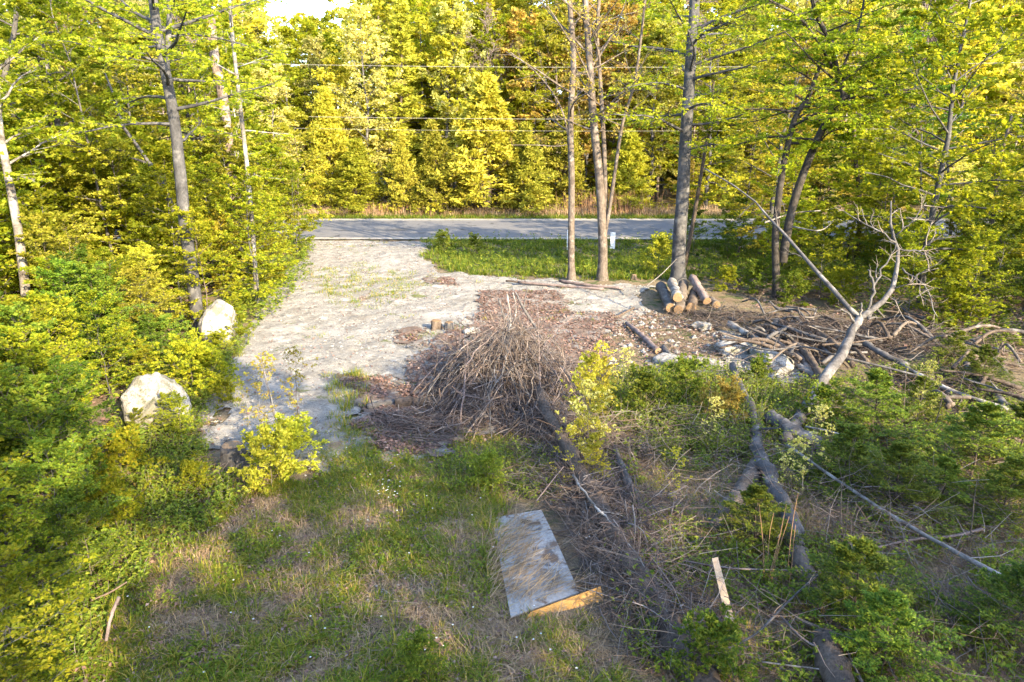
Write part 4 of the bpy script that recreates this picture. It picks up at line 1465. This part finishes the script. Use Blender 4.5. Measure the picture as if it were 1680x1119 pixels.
LOGS = [
    # name, pts, r0, r1, mat, label, kwargs
    ('log', gp((1196, 531, .22), (1230, 550, .2), (1270, 575, .15), (1310, 600, .1), (1345, 622, .1)), .10, .07, 'bark_birch', 'white birch log lying across the pale flat rock', dict(cuts=(0,))),
    ('log', gp((1272, 528, .3), (1295, 560, .2), (1320, 596, .12), (1345, 625, .1)), .09, .08, 'bark_snag', 'tan bark log just right of the white birch log', dict(cuts=(0,))),
    ('log', gp((1282, 525, .4), (1310, 545, .35), (1345, 568, .25), (1372, 590, .2)), .06, .05, 'bark_grey', 'thin pale log on the dark brush heap', {}),
    ('log', gp((1028, 530, .12), (1050, 548, .12), (1080, 576, .12)), .07, .09, 'bark_pink', 'short pinkish log with a cut end near the gravel', dict(cuts=(1,))),
    ('log', gp((1088, 570, .1), (1096, 582, .12), (1104, 590, .1)), .09, .09, 'bark_grey', 'stubby pale log chunk beside the short pinkish log', dict(cuts=(0,))),
    ('log', gp((1202, 598, .35), (1214, 634, .3), (1232, 668, .25), (1240, 705, .25), (1246, 745, .3), (1262, 780, .3), (1286, 830, .25), (1300, 870, .2), (1306, 900, .15)), .085, .14, 'bark_grey',
     'long gnarled grey log bending toward the viewer through the debris', dict(gn=.02, side=6, twig=2, sidelen=.14)),
    ('log', gp((1308, 905, .2), (1326, 950, .15), (1346, 1000, .1)), .13, .10, 'bark_mid', 'grey log continuing below the long gnarled one', {}),
    ('log', gp((1262, 682, .35), (1290, 700, .35), (1318, 716, .3), (1345, 732, .2)), .13, .15, 'bark_grey', 'thick dark log under the foot of the leaning dead tree', dict(cuts=(0,), cutmat='cut_dark')),
    ('log', gp((1245, 765, .15), (1228, 790, .15), (1200, 830, .12), (1170, 870, .08)), .17, .13, 'bark_mid', 'fat short log passing under the gnarled grey log', {}),
    ('log', gp((1345, 740, .1), (1370, 775, .1), (1400, 800, .1)), .10, .08, 'bark_brown', 'dark half buried log behind the long thin pole', {}),
    ('log', gp((1585, 597, .25), (1605, 625, .2), (1632, 648, .15), (1660, 676, .1)), .09, .11, 'bark_grey', 'steep dark grey log at the right edge', {}),
    ('log', gp((1440, 575, .35), (1480, 598, .3), (1540, 632, .25), (1600, 655, .2), (1655, 672, .15)), .05, .05, 'bark_birch', 'long pale log lying in front of the steep dark grey log', {}),
    ('log', gp((1415, 560, .5), (1450, 582, .4), (1490, 600, .3)), .08, .07, 'bark_grey', 'grey log on the right flank of the dark brush heap', dict(cuts=(0,))),
    ('log', gp((1300, 560, .3), (1330, 590, .25), (1360, 640, .2)), .10, .10, 'bark_brown', 'brown log inside the dark brush heap', {}),
    ('log', gp((1340, 545, .5), (1370, 565, .45), (1400, 600, .3)), .09, .08, 'bark_brown', 'brown log on top of the dark brush heap', dict(cuts=(0,), cutmat='cut_dark')),
    ('log', gp((880, 640, .55), (905, 690, .45), (945, 760, .35), (985, 835, .3), (1015, 890, .3), (1045, 945, .25), (1080, 1000, .2), (1120, 1070, .15), (1175, 1160, .1)), .10, .19, 'bark_brown',
     'longest bark covered log running from the brush pile to the bottom edge', dict(gn=.015, side=8, twig=3, sidelen=.12, cuts=(0,))),
    ('log', gp((1008, 735, .2), (1030, 790, .15), (1060, 850, .12), (1080, 895, .1)), .07, .10, 'bark_grey', 'shorter grey log right of the longest log', {}),
    ('log', gp((1356, 1040, .3), (1366, 1085, .25), (1390, 1150, .2)), .16, .16, 'bark_brown', 'cut brown log at the bottom edge with a dark sawn end', dict(cuts=(0,), cutmat='cut_dark')),
    ('log', gp((602, 668, .1), (625, 664, .1), (648, 660, .1)), .09, .10, 'bark_grey', 'short pale weathered log left of the brush pile', {}),
    ('log', gp((649, 662, .14), (690, 660, .14), (730, 664, .14), (775, 672, .12)), .12, .11, 'bark_brown', 'brown log with a sawn end against the left side of the brush pile', dict(cuts=(0,))),
    ('log', gp((640, 720, .08), (700, 716, .08), (760, 722, .08)), .06, .05, 'bark_mid', 'thin log half covered by leaves below the brush pile', {}),
    ('log', gp((985, 522, .1), (1010, 520, .1), (1040, 505, .15)), .05, .04, 'bark_brown', 'thin brown log on the gravel near the firewood', {}),
    ('pole', gp((918, 460, .17), (960, 467, .17), (1022, 473, .17)), .06, .05, 'bark_pink', 'topmost long thin pole on the far gravel edge', {}),
    ('pole', gp((850, 463, .17), (920, 469, .17), (990, 474, .17)), .05, .05, 'bark_pink', 'middle thin pole on the far gravel edge', {}),
    ('pole', gp((830, 461, .15), (880, 465, .15), (925, 471, .15)), .04, .04, 'bark_brown', 'leftmost thin pole on the far gravel edge', {}),
    ('pole', gp((1292, 730, .5), (1380, 792, .45), (1480, 856, .4), (1580, 912, .35), (1700, 976, .3)), .022, .035, 'bark_birch', 'very long thin pale pole crossing to the right edge', {}),
    ('branch', gp((1322, 700, .5), (1370, 710, .6), (1415, 730, .6), (1455, 768, .4)), .018, .012, 'bark_birch', 'thin curved pale branch above the long pole', {}),
    ('branch', gp((1208, 564, .5), (1260, 574, .6), (1320, 569, .7), (1380, 585, .7), (1450, 602, .6), (1520, 620, .5)), .018, .03, 'bark_grey', 'long grey branch lying over the leaning dead trunk', dict(side=3, sidelen=.12)),
    ('branch', gp((1430, 900, .25), (1500, 885, .25), (1560, 880, .25), (1612, 868, .25)), .016, .024, 'bark_pink', 'pinkish branch crossing beneath the long pole', {}),
    ('branch', gp((1120, 920, .3), (1200, 932, .3), (1300, 936, .3), (1420, 942, .3)), .014, .010, 'bark_pink', 'thin straight branch behind the pale split board', {}),
    ('branch', gp((1170, 1075, .3), (1240, 1040, .35), (1290, 990, .4), (1345, 940, .45)), .012, .016, 'bark_grey', 'thin slanting branch right of the pale split board', {}),
    ('branch', gp((1280, 1010, .3), (1320, 1050, .3), (1370, 1075, .3), (1400, 1092, .3)), .013, .012, 'bark_pink', 'thin pinkish branch over the cut brown log', {}),
    ('branch', gp((1380, 1040, .3), (1395, 1080, .25), (1420, 1130, .2)), .016, .014, 'bark_birch', 'pale branch at the bottom edge right of the cut brown log', {}),
    ('branch', gp((1250, 1086, .2), (1330, 1096, .25), (1400, 1104, .2)), .010, .008, 'bark_birch', 'thin pale twig along the bottom edge', {}),
    ('branch', gp((940, 780, .5), (975, 830, .5), (995, 850, .45), (1030, 890, .4), (1080, 960, .3)), .020, .014, 'bark_birch', 'pale forked branch lying along the longest log', dict(side=5, twig=2, sidelen=.25, gn=.01)),
    ('branch', gp((880, 822, .3), (905, 790, .4), (925, 765, .5)), .010, .008, 'bark_pink', 'thin branch at the upper corner of the plywood sheet', {}),
    ('branch', gp((1160, 290, 2.2), (1215, 330, 2.4), (1262, 365, 2.6), (1300, 395, 2.4)), .02, .02, 'bark_brown', 'dead branch hanging in the wood behind the leaning tree', {}),
    ('branch', gp((1255, 365, 3.0), (1300, 350, 3.1), (1350, 345, 3.2), (1390, 338, 3.2)), .03, .015, 'bark_birch', 'sunlit cream branch crossing before the twin beech', dict(side=3, sidelen=.2)),
    ('branch', gp((1300, 372, 2.8), (1345, 378, 2.8), (1370, 360, 2.9)), .025, .012, 'bark_birch', 'short sunlit cream branch below the crossing one', {}),
    ('stick', gp((195, 980, .45), (182, 1012, .35), (174, 1052, .15)), .022, .02, 'bark_pink', 'grey stick leaning in the thicket at the lower left', {}),
    ('stick', gp((150, 985, .2), (180, 972, .25), (208, 955, .35)), .012, .010, 'bark_snag', 'thin brown stick crossing at the lower left', {}),
    ('stick', gp((1060, 470, .6), (1085, 450, 1.0), (1110, 425, 1.5)), .02, .012, 'bark_birch', 'pale stick leaning on the largest beech trunk', {}),
]
for i, (nm, pts, r0, r1, mt, lab, kw) in enumerate(LOGS):
    wlog(nm, pts, r0, r1, mt, lab, nm, seed=i, **kw)

# white forked branch standing out of the brush pile, with its darker neighbours
FORK = [
    ([G(824, 590, .75), P(832, 556, 17.6), P(838, 540, 17.8), P(836, 510, 18.0), P(832, 482, 18.2)], .035, .022, 'bark_birch', 'white branch standing out of the brush pile, left arm of the fork'),
    ([P(838, 542, 17.8), P(845, 520, 18.0), P(846, 500, 18.1), P(841, 480, 18.2)], .028, .02, 'bark_birch', 'white branch standing out of the brush pile, right arm of the fork'),
    ([G(835, 560, .5), P(826, 520, 18.0), P(818, 490, 18.3)], .03, .025, 'bark_grey', 'grey branch left of the white forked branch'),
    ([G(905, 585, .5), P(880, 540, 18.2), P(860, 508, 18.5), P(846, 480, 18.8)], .045, .03, 'bark_grey', 'thick grey branch leaning onto the tip of the white fork'),
    ([G(724, 640, .2), G(742, 610, .5), G(775, 575, .8)], .018, .01, 'bark_birch', 'pale branch on the left shoulder of the brush pile'),
]
for i, (pts, r0, r1, mt, lab) in enumerate(FORK):
    wlog('branch', pts, r0, r1, mt, lab, 'branch', seed=60 + i, side=3 if i == 3 else 0, sidelen=.25)

# stumps
def stump(px, py, rad, h, label, mat='bark_mid', seed=0, cm='cut_wood', name='stump'):
    r = np.random.RandomState(seed)
    g = G(px, py)
    z = float(hgt(g[0], g[1]))
    B = MB()
    K = 6
    n = 16
    a = np.arange(n) * 2 * PI / n
    V = []
    prof = 1 + .14 * np.sin(a * 3 + seed) + .10 * np.sin(a * 5 + 2 * seed) + .04 * r.randn(n)
    for k in range(K):
        t = k / (K - 1)
        rr = rad * (1.0 + .55 * (1 - t) ** 3)
        flare = prof ** (1 + 2.2 * (1 - t))
        V += [np.array([g[0] + rr * f * math.cos(x), g[1] + rr * f * math.sin(x), z - .05 + (h + .05) * t]) for x, f in zip(a, flare)]
    top = [g[0], g[1], z + h]
    V.append(np.array(top))
    Q = [[k * n + i, k * n + (i + 1) % n, (k + 1) * n + (i + 1) % n, (k + 1) * n + i] for k in range(K - 1) for i in range(n)]
    Tt = [[(K - 1) * n + i, (K - 1) * n + (i + 1) % n, K * n] for i in range(n)]
    B.more(np.array(V), [np.array(Q), np.array(Tt)])
    base = np.array([g[0], g[1], z])
    e = empty(name, base)
    tag(e, label, 'stump')
    wmesh_obj('bark', B, M[mat], base, True, e)
    cutface(e, np.array(top), (0, 0, 1), rad * .97, base, cm)


stump(385, 770, .19, .5, 'old grey stump in front of the bright bush', 'bark_grey', 1)
stump(716, 545, .16, .32, 'low dark stump on the gravel left of the brush pile', 'bark_brown', 2, 'cut_dark')
stump(737, 545, .14, .28, 'second stump touching the low dark one on the gravel', 'bark_grey', 3, 'cut_dark')
stump(1040, 462, .10, .2, 'small stump at the edge of the verge by the poles', 'bark_brown', 4)

# firewood logs
FIRE = [((1083, 468, .35), (1100, 505, .22), .20, 'bark_grey', 'leftmost grey firewood log of the stack'),
        ((1102, 462, .60), (1112, 488, .62), .17, 'bark_birch', 'topmost pale firewood log of the stack'),
        ((1122, 466, .45), (1113, 508, .20), .20, 'bark_mid', 'front firewood log with a mossy sawn end'),
        ((1136, 456, .75), (1160, 494, .28), .16, 'bark_pink', 'pinkish firewood log leaning on the right of the stack'),
        ((1140, 478, .22), (1134, 505, .18), .20, 'bark_brown', 'dark firewood log between the front and the leaning one'),
        ((1152, 484, .18), (1176, 500, .14), .15, 'bark_mid', 'rightmost firewood log lying low behind the leaning one')]
for i, (a, b, rr, mt, lab) in enumerate(FIRE):
    wlog('firewood_log', [G(*a), (G(*a) + G(*b)) / 2, G(*b)], rr * .92, rr * .92, mt, lab, 'firewood log', 'firewood logs below the largest beech', seed=80 + i, cuts=(0, 1), nseg=12, cutmat='cut_dark')

# boulders
def boulder(px, py, w, d, h, label, seed, mat='rock', name='boulder', flat=False):
    g = G(px, py)
    z = float(hgt(g[0], g[1]))
    import bmesh
    bm = bmesh.new()
    bmesh.ops.create_icosphere(bm, subdivisions=4, radius=1)
    r = np.random.RandomState(seed)
    planes = [(Vector(norm(r.randn(3)[None])[0]), .72 + .3 * r.rand()) for _ in range(14)]
    for v in bm.verts:
        c = v.co.copy()
        c = c / ((abs(c.x) ** 4 + abs(c.y) ** 4 + abs(c.z) ** 4) ** .25)
        for nn, dd in planes:
            k = c.dot(nn) - dd
            if k > 0:
                c -= nn * k * .98
        c = c * (1 + .16 * (float(fbm(c.x * 3 + c.z * 2, c.y * 3 + seed - c.z, 1., 3)) - .5) * 2 + .05 * (float(fbm(c.x * 9 + c.z * 7, c.y * 9 + seed - c.z * 5, 1., 6)) - .5) * 2)
        v.co = Vector((c.x * w / 1.9, c.y * d / 1.9, c.z * h / 1.9 + h * .36))
    me = bpy.data.meshes.new(name)
    bm.to_mesh(me)
    bm.free()
    for p in me.polygons:
        p.use_smooth = True
    me.materials.append(M[mat])
    o = link(name, me, None, (g[0], g[1], z), seed * 1.3)
    return tag(o, label, 'rock')


boulder(262, 694, 1.25, 1.1, 1.25, 'larger pale boulder half hidden by saplings at the left', 3)
boulder(362, 566, 1.05, 1.0, 1.45, 'smaller pale boulder behind the foot of the leaning beech', 4)
boulder(330, 545, .7, .7, .9, 'pale rock just behind the leaning beech trunk', 8)
boulder(1210, 578, 1.2, .9, .35, 'flat pale rock under the white birch log', 5)
boulder(1265, 598, 1.6, 1.0, .4, 'wide flat pale rock right of the smaller flat one', 6)
boulder(1150, 540, .7, .5, .3, 'small flat rock above the pale ledge', 7)
boulder(1100, 600, .9, .6, .3, 'low pale rock hidden in the leaves right of the log chunk', 9)
boulder(775, 552, .55, .4, .25, 'small grey rock in the leaves behind the brush pile', 10)

# ------------------------------------------------------------------ brush pile
r = np.random.RandomState(33)
ctr = G(815, 640)


def pile(B, n, c, ax_, ay_, h, L, rad, r, updir=.25):
    a = r.rand(n) * 2 * PI
    q = np.sqrt(r.rand(n))
    x = c[0] + np.cos(a) * q * ax_
    y = c[1] + np.sin(a) * q * ay_
    q = np.clip(q + .5 * (fbm(x, y, .9, 12) - .5), 0, 1)
    top = h * np.clip(1 - q ** 1.4, 0, 1) * (.55 + .9 * fbm(x, y, .8, 19))
    z = hgt(x, y) + top * (.25 + .75 * r.rand(n)) + .04
    out = np.column_stack([np.cos(a) * .35 + r.randn(n) * .8, np.sin(a) * .35 + r.randn(n) * .8 - .3, -q * h / max(ay_, .1) * .5 + r.randn(n) * updir])
    d = norm(out)
    LL = L * (.4 + .9 * r.rand(n))
    S = polyline(r, np.column_stack([x, y, z]) - d * LL[:, None] * .4, d, LL, 6, .13, -.02)
    g = hgt(S[..., 0], S[..., 1]) + .015
    S[..., 2] = np.maximum(S[..., 2], g)
    R = rad * (.3 + r.rand(n) ** 4 * 2.4)
    tubes(B, S, R[:, None] * np.linspace(1, .35, 6)[None], 3)


B = MB()
pile(B, 2500, ctr + [.1, 0, 0], 1.7, 2.8, 1.35, 1.1, .008, r, .4)
pile(B, 1200, G(858, 628), 1.5, 1.7, 1.0, 1.0, .008, r, .4)
pile(B, 800, G(700, 705), 1.3, 1.0, .35, 1.0, .007, r)
for px_, py_, n_, h_ in ((900, 705, 700, .75), (925, 745, 700, .7), (955, 795, 700, .6), (990, 850, 600, .55), (1030, 930, 560, .5), (1075, 1010, 460, .45), (1010, 760, 450, .4), (1060, 860, 320, .3)):
    pile(B, n_, G(px_, py_), .75, 1.0, h_, .8, .0055, r, .45)
o = link('brush_twigs', B.mesh('brush_twigs', M['twig'], True))
tag(o, 'dense tangle of fine brown twigs in the central brush pile', 'brush', None, 'stuff')
# the thicker branches one can tell apart
for k in range(64):
    a = r.uniform(-2.9, .1) if k % 3 else r.uniform(0, 6.28)
    q0 = r.uniform(0, .4)
    q1 = r.uniform(.85, 1.25)
    tx = ctr[0] + .35 + math.cos(a) * q0 * 1.6
    ty = ctr[1] + .9 + math.sin(a) * q0 * 2.0
    bx = ctr[0] + math.cos(a + r.randn() * .25) * q1 * 1.8
    by = ctr[1] + math.sin(a + r.randn() * .25) * q1 * 2.5
    p0 = np.array([bx, by, float(hgt(bx, by)) + .05])
    p2 = np.array([tx, ty, float(hgt(tx, ty)) + 1.55 - q0 * .8 + r.rand() * .3])
    p1 = (p0 + p2) / 2 + np.array([r.randn() * .25, r.randn() * .25, .03 + .10 * r.randn()])
    p2[2] -= r.rand() * .45
    if k % 3 == 0:
        p2 = p2 + np.array([r.randn() * .9, r.randn() * .9, -.2])
    wlog('branch', [p0, p1, p2], .016 * r.uniform(.6, 1.4), .007, r.choice(['bark_mid', 'bark_pink', 'bark_grey', 'bark_brown', 'bark_snag']),
         '%s branch sloping over the %s side of the central brush pile' % (r.choice(['thin', 'thick', 'forked', 'crooked']), 'left' if math.cos(a) < -.6 else 'right' if math.cos(a) > .6 else 'near' if math.sin(a) < 0 else 'far'), 'branch', 'branches of the central brush pile', seed=200 + k, side=4, twig=2, gn=.02, nseg=6, sidelen=.35)

# dark brush heap on the right
B = MB()
pile(B, 1600, G(1350, 565), 2.0, 1.7, .7, 1.2, .011, r)
pile(B, 600, G(1190, 525), 1.9, 1.2, .3, 1.0, .009, r)
pile(B, 500, G(1480, 560), 1.5, 1.2, .4, 1.0, .009, r)
pile(B, 500, G(1560, 640), 1.4, 1.2, .3, 1.0, .009, r)
o = link('brush_twigs', B.mesh('brush_twigs', M['twig_dark'], True))
tag(o, 'dark twiggy brush heap behind the leaning dead tree', 'brush', None, 'stuff')
for k in range(64):
    g = G(r.uniform(1230, 1500), r.uniform(515, 610)) if k < 46 else G(r.uniform(1480, 1660), r.uniform(570, 690))
    a = r.uniform(0, 3.14)
    L = r.uniform(.8, 2.2)
    z = float(hgt(g[0], g[1]))
    d = np.array([math.cos(a), math.sin(a), 0]) * L / 2
    wlog('branch', [g - d + [0, 0, z + r.uniform(.1, .5)], g + [r.randn() * .08, r.randn() * .08, z + r.uniform(.25, .75)], g + d + [0, 0, z + r.uniform(.1, .7)]], r.uniform(.025, .075), .025,
         r.choice(['bark_grey', 'bark_brown', 'bark_mid']), '%s weathered branch in the dark brush heap, %s' % (('thick' if k % 3 == 0 else 'thin'), where(g[0], g[1])), 'branch', 'branches of the dark brush heap', seed=300 + k, nseg=7, side=2 if k % 2 else 0, sidelen=.25)

# loose dead stems over the right half
B = MB()


def loose(poly, n, L, rad, lift=.15, jit=.1):
    c = scatter(r, poly, n, .4, 9)
    a = r.rand(len(c)) * 2 * PI
    d = norm(np.column_stack([np.cos(a), np.sin(a), r.randn(len(c)) * .22]))
    LL = L * (.4 + r.rand(len(c)))
    S = polyline(r, np.column_stack([c, hgt(c[:, 0], c[:, 1]) + lift * r.rand(len(c)) + .02]), d, LL, 6, jit, 0)
    S[..., 2] = np.maximum(S[..., 2], hgt(S[..., 0], S[..., 1]) + .012)
    S = S[fbm(S[:, 0, 0], S[:, 0, 1], .9, 88) > .42]
    c = S
    tubes(B, S[:, [0, 1, 3, 5]], (rad * (.4 + 1.0 * r.rand(len(c))))[:, None] * np.linspace(1, .4, 4)[None], 3)


loose(wpoly([(960, 700), (1100, 680), (1300, 760), (1680, 800), (1680, 1119), (1080, 1119), (1000, 880)]), 2300, .85, .0055, .5, .16)
loose(wpoly([(880, 740), (1060, 700), (1220, 1119), (1040, 1119), (960, 940)]), 1500, .7, .0045, .5, .16)
loose(wpoly([(820, 740), (940, 740), (1010, 900), (960, 960), (860, 820)]), 900, .6, .004, .3, .14)
loose(wpoly([(1320, 850), (1600, 830), (1640, 900), (1420, 960)]), 1100, .7, .004, .35, .18)
loose(wpoly([(1080, 500), (1680, 520), (1680, 760), (1200, 720), (1060, 600)]), 2000, .9, .006, .4, .14)
loose(GRASS, 350, .4, .004, .05)
loose(wpoly([(300, 780), (350, 700), (420, 760), (330, 860)]), 200, .5, .005, .3)
loose(np.array([[11, 24], [15, 17], [26, 14], [34, 24], [34, 38], [9, 29]]), 1000, 1.4, .012, .3)
loose(POLY_GRAVEL, 160, .5, .005, .05)
o = link('dead_stems', B.mesh('dead_stems', M['twig_mix'], True))
tag(o, 'loose dead stems and vines scattered over the clearing', 'twigs', None, 'stuff')
# saplings bare upright stems
for k, (px, py, h) in enumerate([(462, 735, 2.0), (700, 560, .3), (1160, 700, 1.0), (1330, 760, 1.2), (1480, 700, 1.3), (1380, 900, 1.0), (1590, 900, 1.2), (1530, 720, 1.0)]):
    g = G(px, py)
    g[2] = float(hgt(g[0], g[1]))
    S = polyline(r, g[None], norm(np.array([[r.randn() * .06, r.randn() * .06, 1.]])), np.array([h]), 7, .04, 0)[0]
    wlog('dead_sapling', S, .012, .004, 'bark_birch' if k == 0 else 'bark_mid', ['tall pale bare stem rising beside the old stump', 'short bare stem by the stumps', 'bare stem behind the round green shrub', 'bare stem under the leaning trunk',
         'bare stem among the young firs', 'bare stem above the tan straw', 'bare stem crossing the long pole at the right', 'bare stem between two young firs'][k], 'stem', seed=400 + k, side=3, sidelen=.15, nseg=5)

# white flowers
B = MB()
for poly, n in ((wpoly([(940, 850), (1000, 860), (990, 920), (950, 900)]), 22), (wpoly([(620, 800), (660, 800), (660, 840), (620, 840)]), 14), (GRASS, 40), (wpoly([(1080, 590), (1150, 590), (1150, 620), (1080, 620)]), 60)):
    c = scatter(r, poly, n)
    for k in range(5):
        a = np.full(len(c), k * 2 * PI / 5) + r.rand(len(c)) * .3
        d = np.column_stack([np.cos(a), np.sin(a), np.full(len(c), .3)])
        leaves(B, np.column_stack([c, hgt(c[:, 0], c[:, 1]) + .16]), d, np.tile([0, 0, 1.], (len(c), 1)), np.full(len(c), .017), np.full(len(c), .014))
mat_fl = islandmat('petal', [(.42, .43, .40), (.5, .5, .48)])
o = link('white_flowers', B.mesh('white_flowers', mat_fl))
tag(o, 'tiny white flowers dotted in the grass', 'flowers', None, 'stuff')


# ------------------------------------------------------------------ plywood sheet and boards
def slab(name, c4, thick, mat, label, cat, bend=0., parent=None, sub=6, zt=0.):
    """c4: four ground corners (near-left, near-right, far-right, far-left) as world points, top surface"""
    c4 = [np.array(c, float) for c in c4]
    n = sub
    V = []
    for k in (0, 1):
        for j in range(n + 1):
            for i in range(n + 1):
                u, v = i / n, j / n
                p = (c4[0] * (1 - u) + c4[1] * u) * (1 - v) + (c4[3] * (1 - u) + c4[2] * u) * v
                p = p + np.array([0, 0, bend * math.sin(PI * v) * (1 + .3 * math.sin(3 * u)) - k * thick])
                V.append(p)
    m = (n + 1) ** 2
    Q = []
    for j in range(n):
        for i in range(n):
            a = j * (n + 1) + i
            Q.append([a, a + 1, a + n + 2, a + n + 1])
            Q.append([m + a, m + a + n + 1, m + a + n + 2, m + a + 1])
    for i in range(n):
        Q.append([i, m + i, m + i + 1, i + 1])
        a = n * (n + 1) + i
        Q.append([a, a + 1, m + a + 1, m + a])
        a = i * (n + 1)
        Q.append([a, a + n + 1, m + a + n + 1, m + a])
        a = i * (n + 1) + n
        Q.append([a, m + a, m + a + n + 1, a + n + 1])
    B = MB()
    B.add(np.array(V), np.array(Q))
    o = wmesh_obj(name, B, mat, c4[0], False, parent)
    if not parent:
        tag(o, label, cat)
    return o


mat_ply = groundmat('weathered_plywood', [(.17, .16, .15), (.24, .23, .215), (.30, .29, .275), ((.11, .078, .058), 2.6, .53, .07), ((.09, .085, .085), 5.0, .60, .05), ((.33, .325, .32), 1.2, .56, .2)], .25, 1, .01, 18)
slab('plywood_sheet', [G(838, 1012, .12), G(950, 972, .14), G(888, 836, .12), G(806, 850, .06)], .02, mat_ply, 'weathered grey plywood sheet lying in the grass', 'plywood', .03, sub=10)
mat_board = groundmat('orange_board', [(.30, .15, .045), (.42, .23, .07), (.50, .30, .11), ((.24, .13, .06), 3., .58, .08)], .3, 1, .01, 14)
slab('wooden_board', [G(858, 1024, .02), G(992, 988, .06), G(985, 962, .20), G(870, 1004, .14)], .04, mat_board, 'orange brown board on edge along the near end of the plywood', 'board', 0, None, 3)
mat_split = groundmat('split_wood', [(.26, .18, .11), (.34, .25, .165), (.42, .33, .23)], .3, 1, .01, 16)
slab('split_board', [G(1192, 1020, .15), G(1205, 1017, .15), G(1178, 914, .55), G(1168, 916, .55)], .03, mat_split, 'pale split board sticking up between fallen branches', 'board', 0, None, 3)

# pine needles and straw over the plywood edge
B = MB()
c = scatter(r, wpoly([(795, 900), (850, 860), (880, 960), (950, 985), (860, 1010), (800, 1000)]), 380)
a = r.rand(len(c)) * 1.2 + .3
d = np.column_stack([np.cos(a), np.sin(a), r.randn(len(c)) * .08])
S = polyline(r, np.column_stack([c, np.full(len(c), .155) + r.rand(len(c)) * .05]), norm(d), .3 + .3 * r.rand(len(c)), 4, .06, 0)
tubes(B, S, np.full((len(c), 1), .003) * np.ones((1, 4)), 3)
o = link('dry_stalks', B.mesh('dry_stalks', M['straw'], True))
tag(o, 'tan dry stalks bent over the left side of the plywood', 'dead grass', None, 'stuff')

# ------------------------------------------------------------------ roadside signs, pole and wires
mat_white = islandmat('white_paint', [(.74, .75, .76), (.78, .79, .80)], .5)
mat_pole = M['bark_snag']


def box(B, c, sx, sy, sz):
    x, y, z = sx / 2, sy / 2, sz / 2
    V = np.array([[i, j, k] for i in (-x, x) for j in (-y, y) for k in (-z, z)]) + np.asarray(c)
    B.add(V, np.array([[0, 1, 3, 2], [4, 6, 7, 5], [0, 4, 5, 1], [2, 3, 7, 6], [0, 2, 6, 4], [1, 5, 7, 3]]))


for px, py0, py1, Y, w, lab in ((1006, 381, 408, 37.8, .26, 'small white sign panel behind the three stemmed maple'), (933, 377, 412, 37.6, .16, 'narrow white marker behind the single thin trunk')):
    top = P(px, py0, Y)
    bot = P(px, py1, Y)
    g = np.array([top[0], Y, float(hgt(top[0], Y))])
    e = empty('road_sign', g)
    tag(e, lab, 'sign')
    B = MB()
    box(B, [top[0], Y, (top[2] + bot[2]) / 2], w, .02, top[2] - bot[2])
    o = wmesh_obj('panel', B, mat_white, g, False, e)
    B = MB()
    box(B, [top[0], Y + .04, (g[2] + top[2] - .05) / 2], .05, .05, top[2] - .05 - g[2])
    wmesh_obj('post', B, M['bark_grey'], g, False, e)

mat_wire = islandmat('wire', [(.22, .21, .19), (.24, .23, .20)], .5)
wy = 50.5
for zz, lab in ((10.3, 'upper overhead wire running along the far side of the road'), (6.9, 'middle overhead wire running along the far side of the road'), (6.1, 'lowest overhead wire running along the far side of the road')):
    t = np.linspace(0, 1, 40)
    x = -48 + 96 * t
    z = zz + .9 * (2 * t - 1) ** 2 - (t - .5) * .5
    W = np.column_stack([x, np.full(40, wy), z])
    B = MB()
    tubes(B, W, np.full(40, .011 if zz > 6.5 else .008), 5)
    o = wmesh_obj('overhead_wire', B, mat_wire, W[0], True)
    tag(o, lab, 'wire')
for x in (-48, 48):
    e = empty('utility_pole', (x, wy, .0))
    tag(e, 'brown wooden utility pole %s the far road edge' % ('left along' if x < 0 else 'right along'), 'pole')
    B = MB()
    tubes(B, np.array([[x, wy, -.1], [x, wy, 6.], [x, wy, 11.9]]), np.array([.16, .14, .11]), 12, True)
    wmesh_obj('shaft', B, M['bark_brown'], (x, wy, 0), True, e)
    B = MB()
    box(B, [x, wy - .16, 11.3], .1, 1.4, .12)
    wmesh_obj('crossarm', B, M['bark_brown'], (x, wy, 0), False, e)
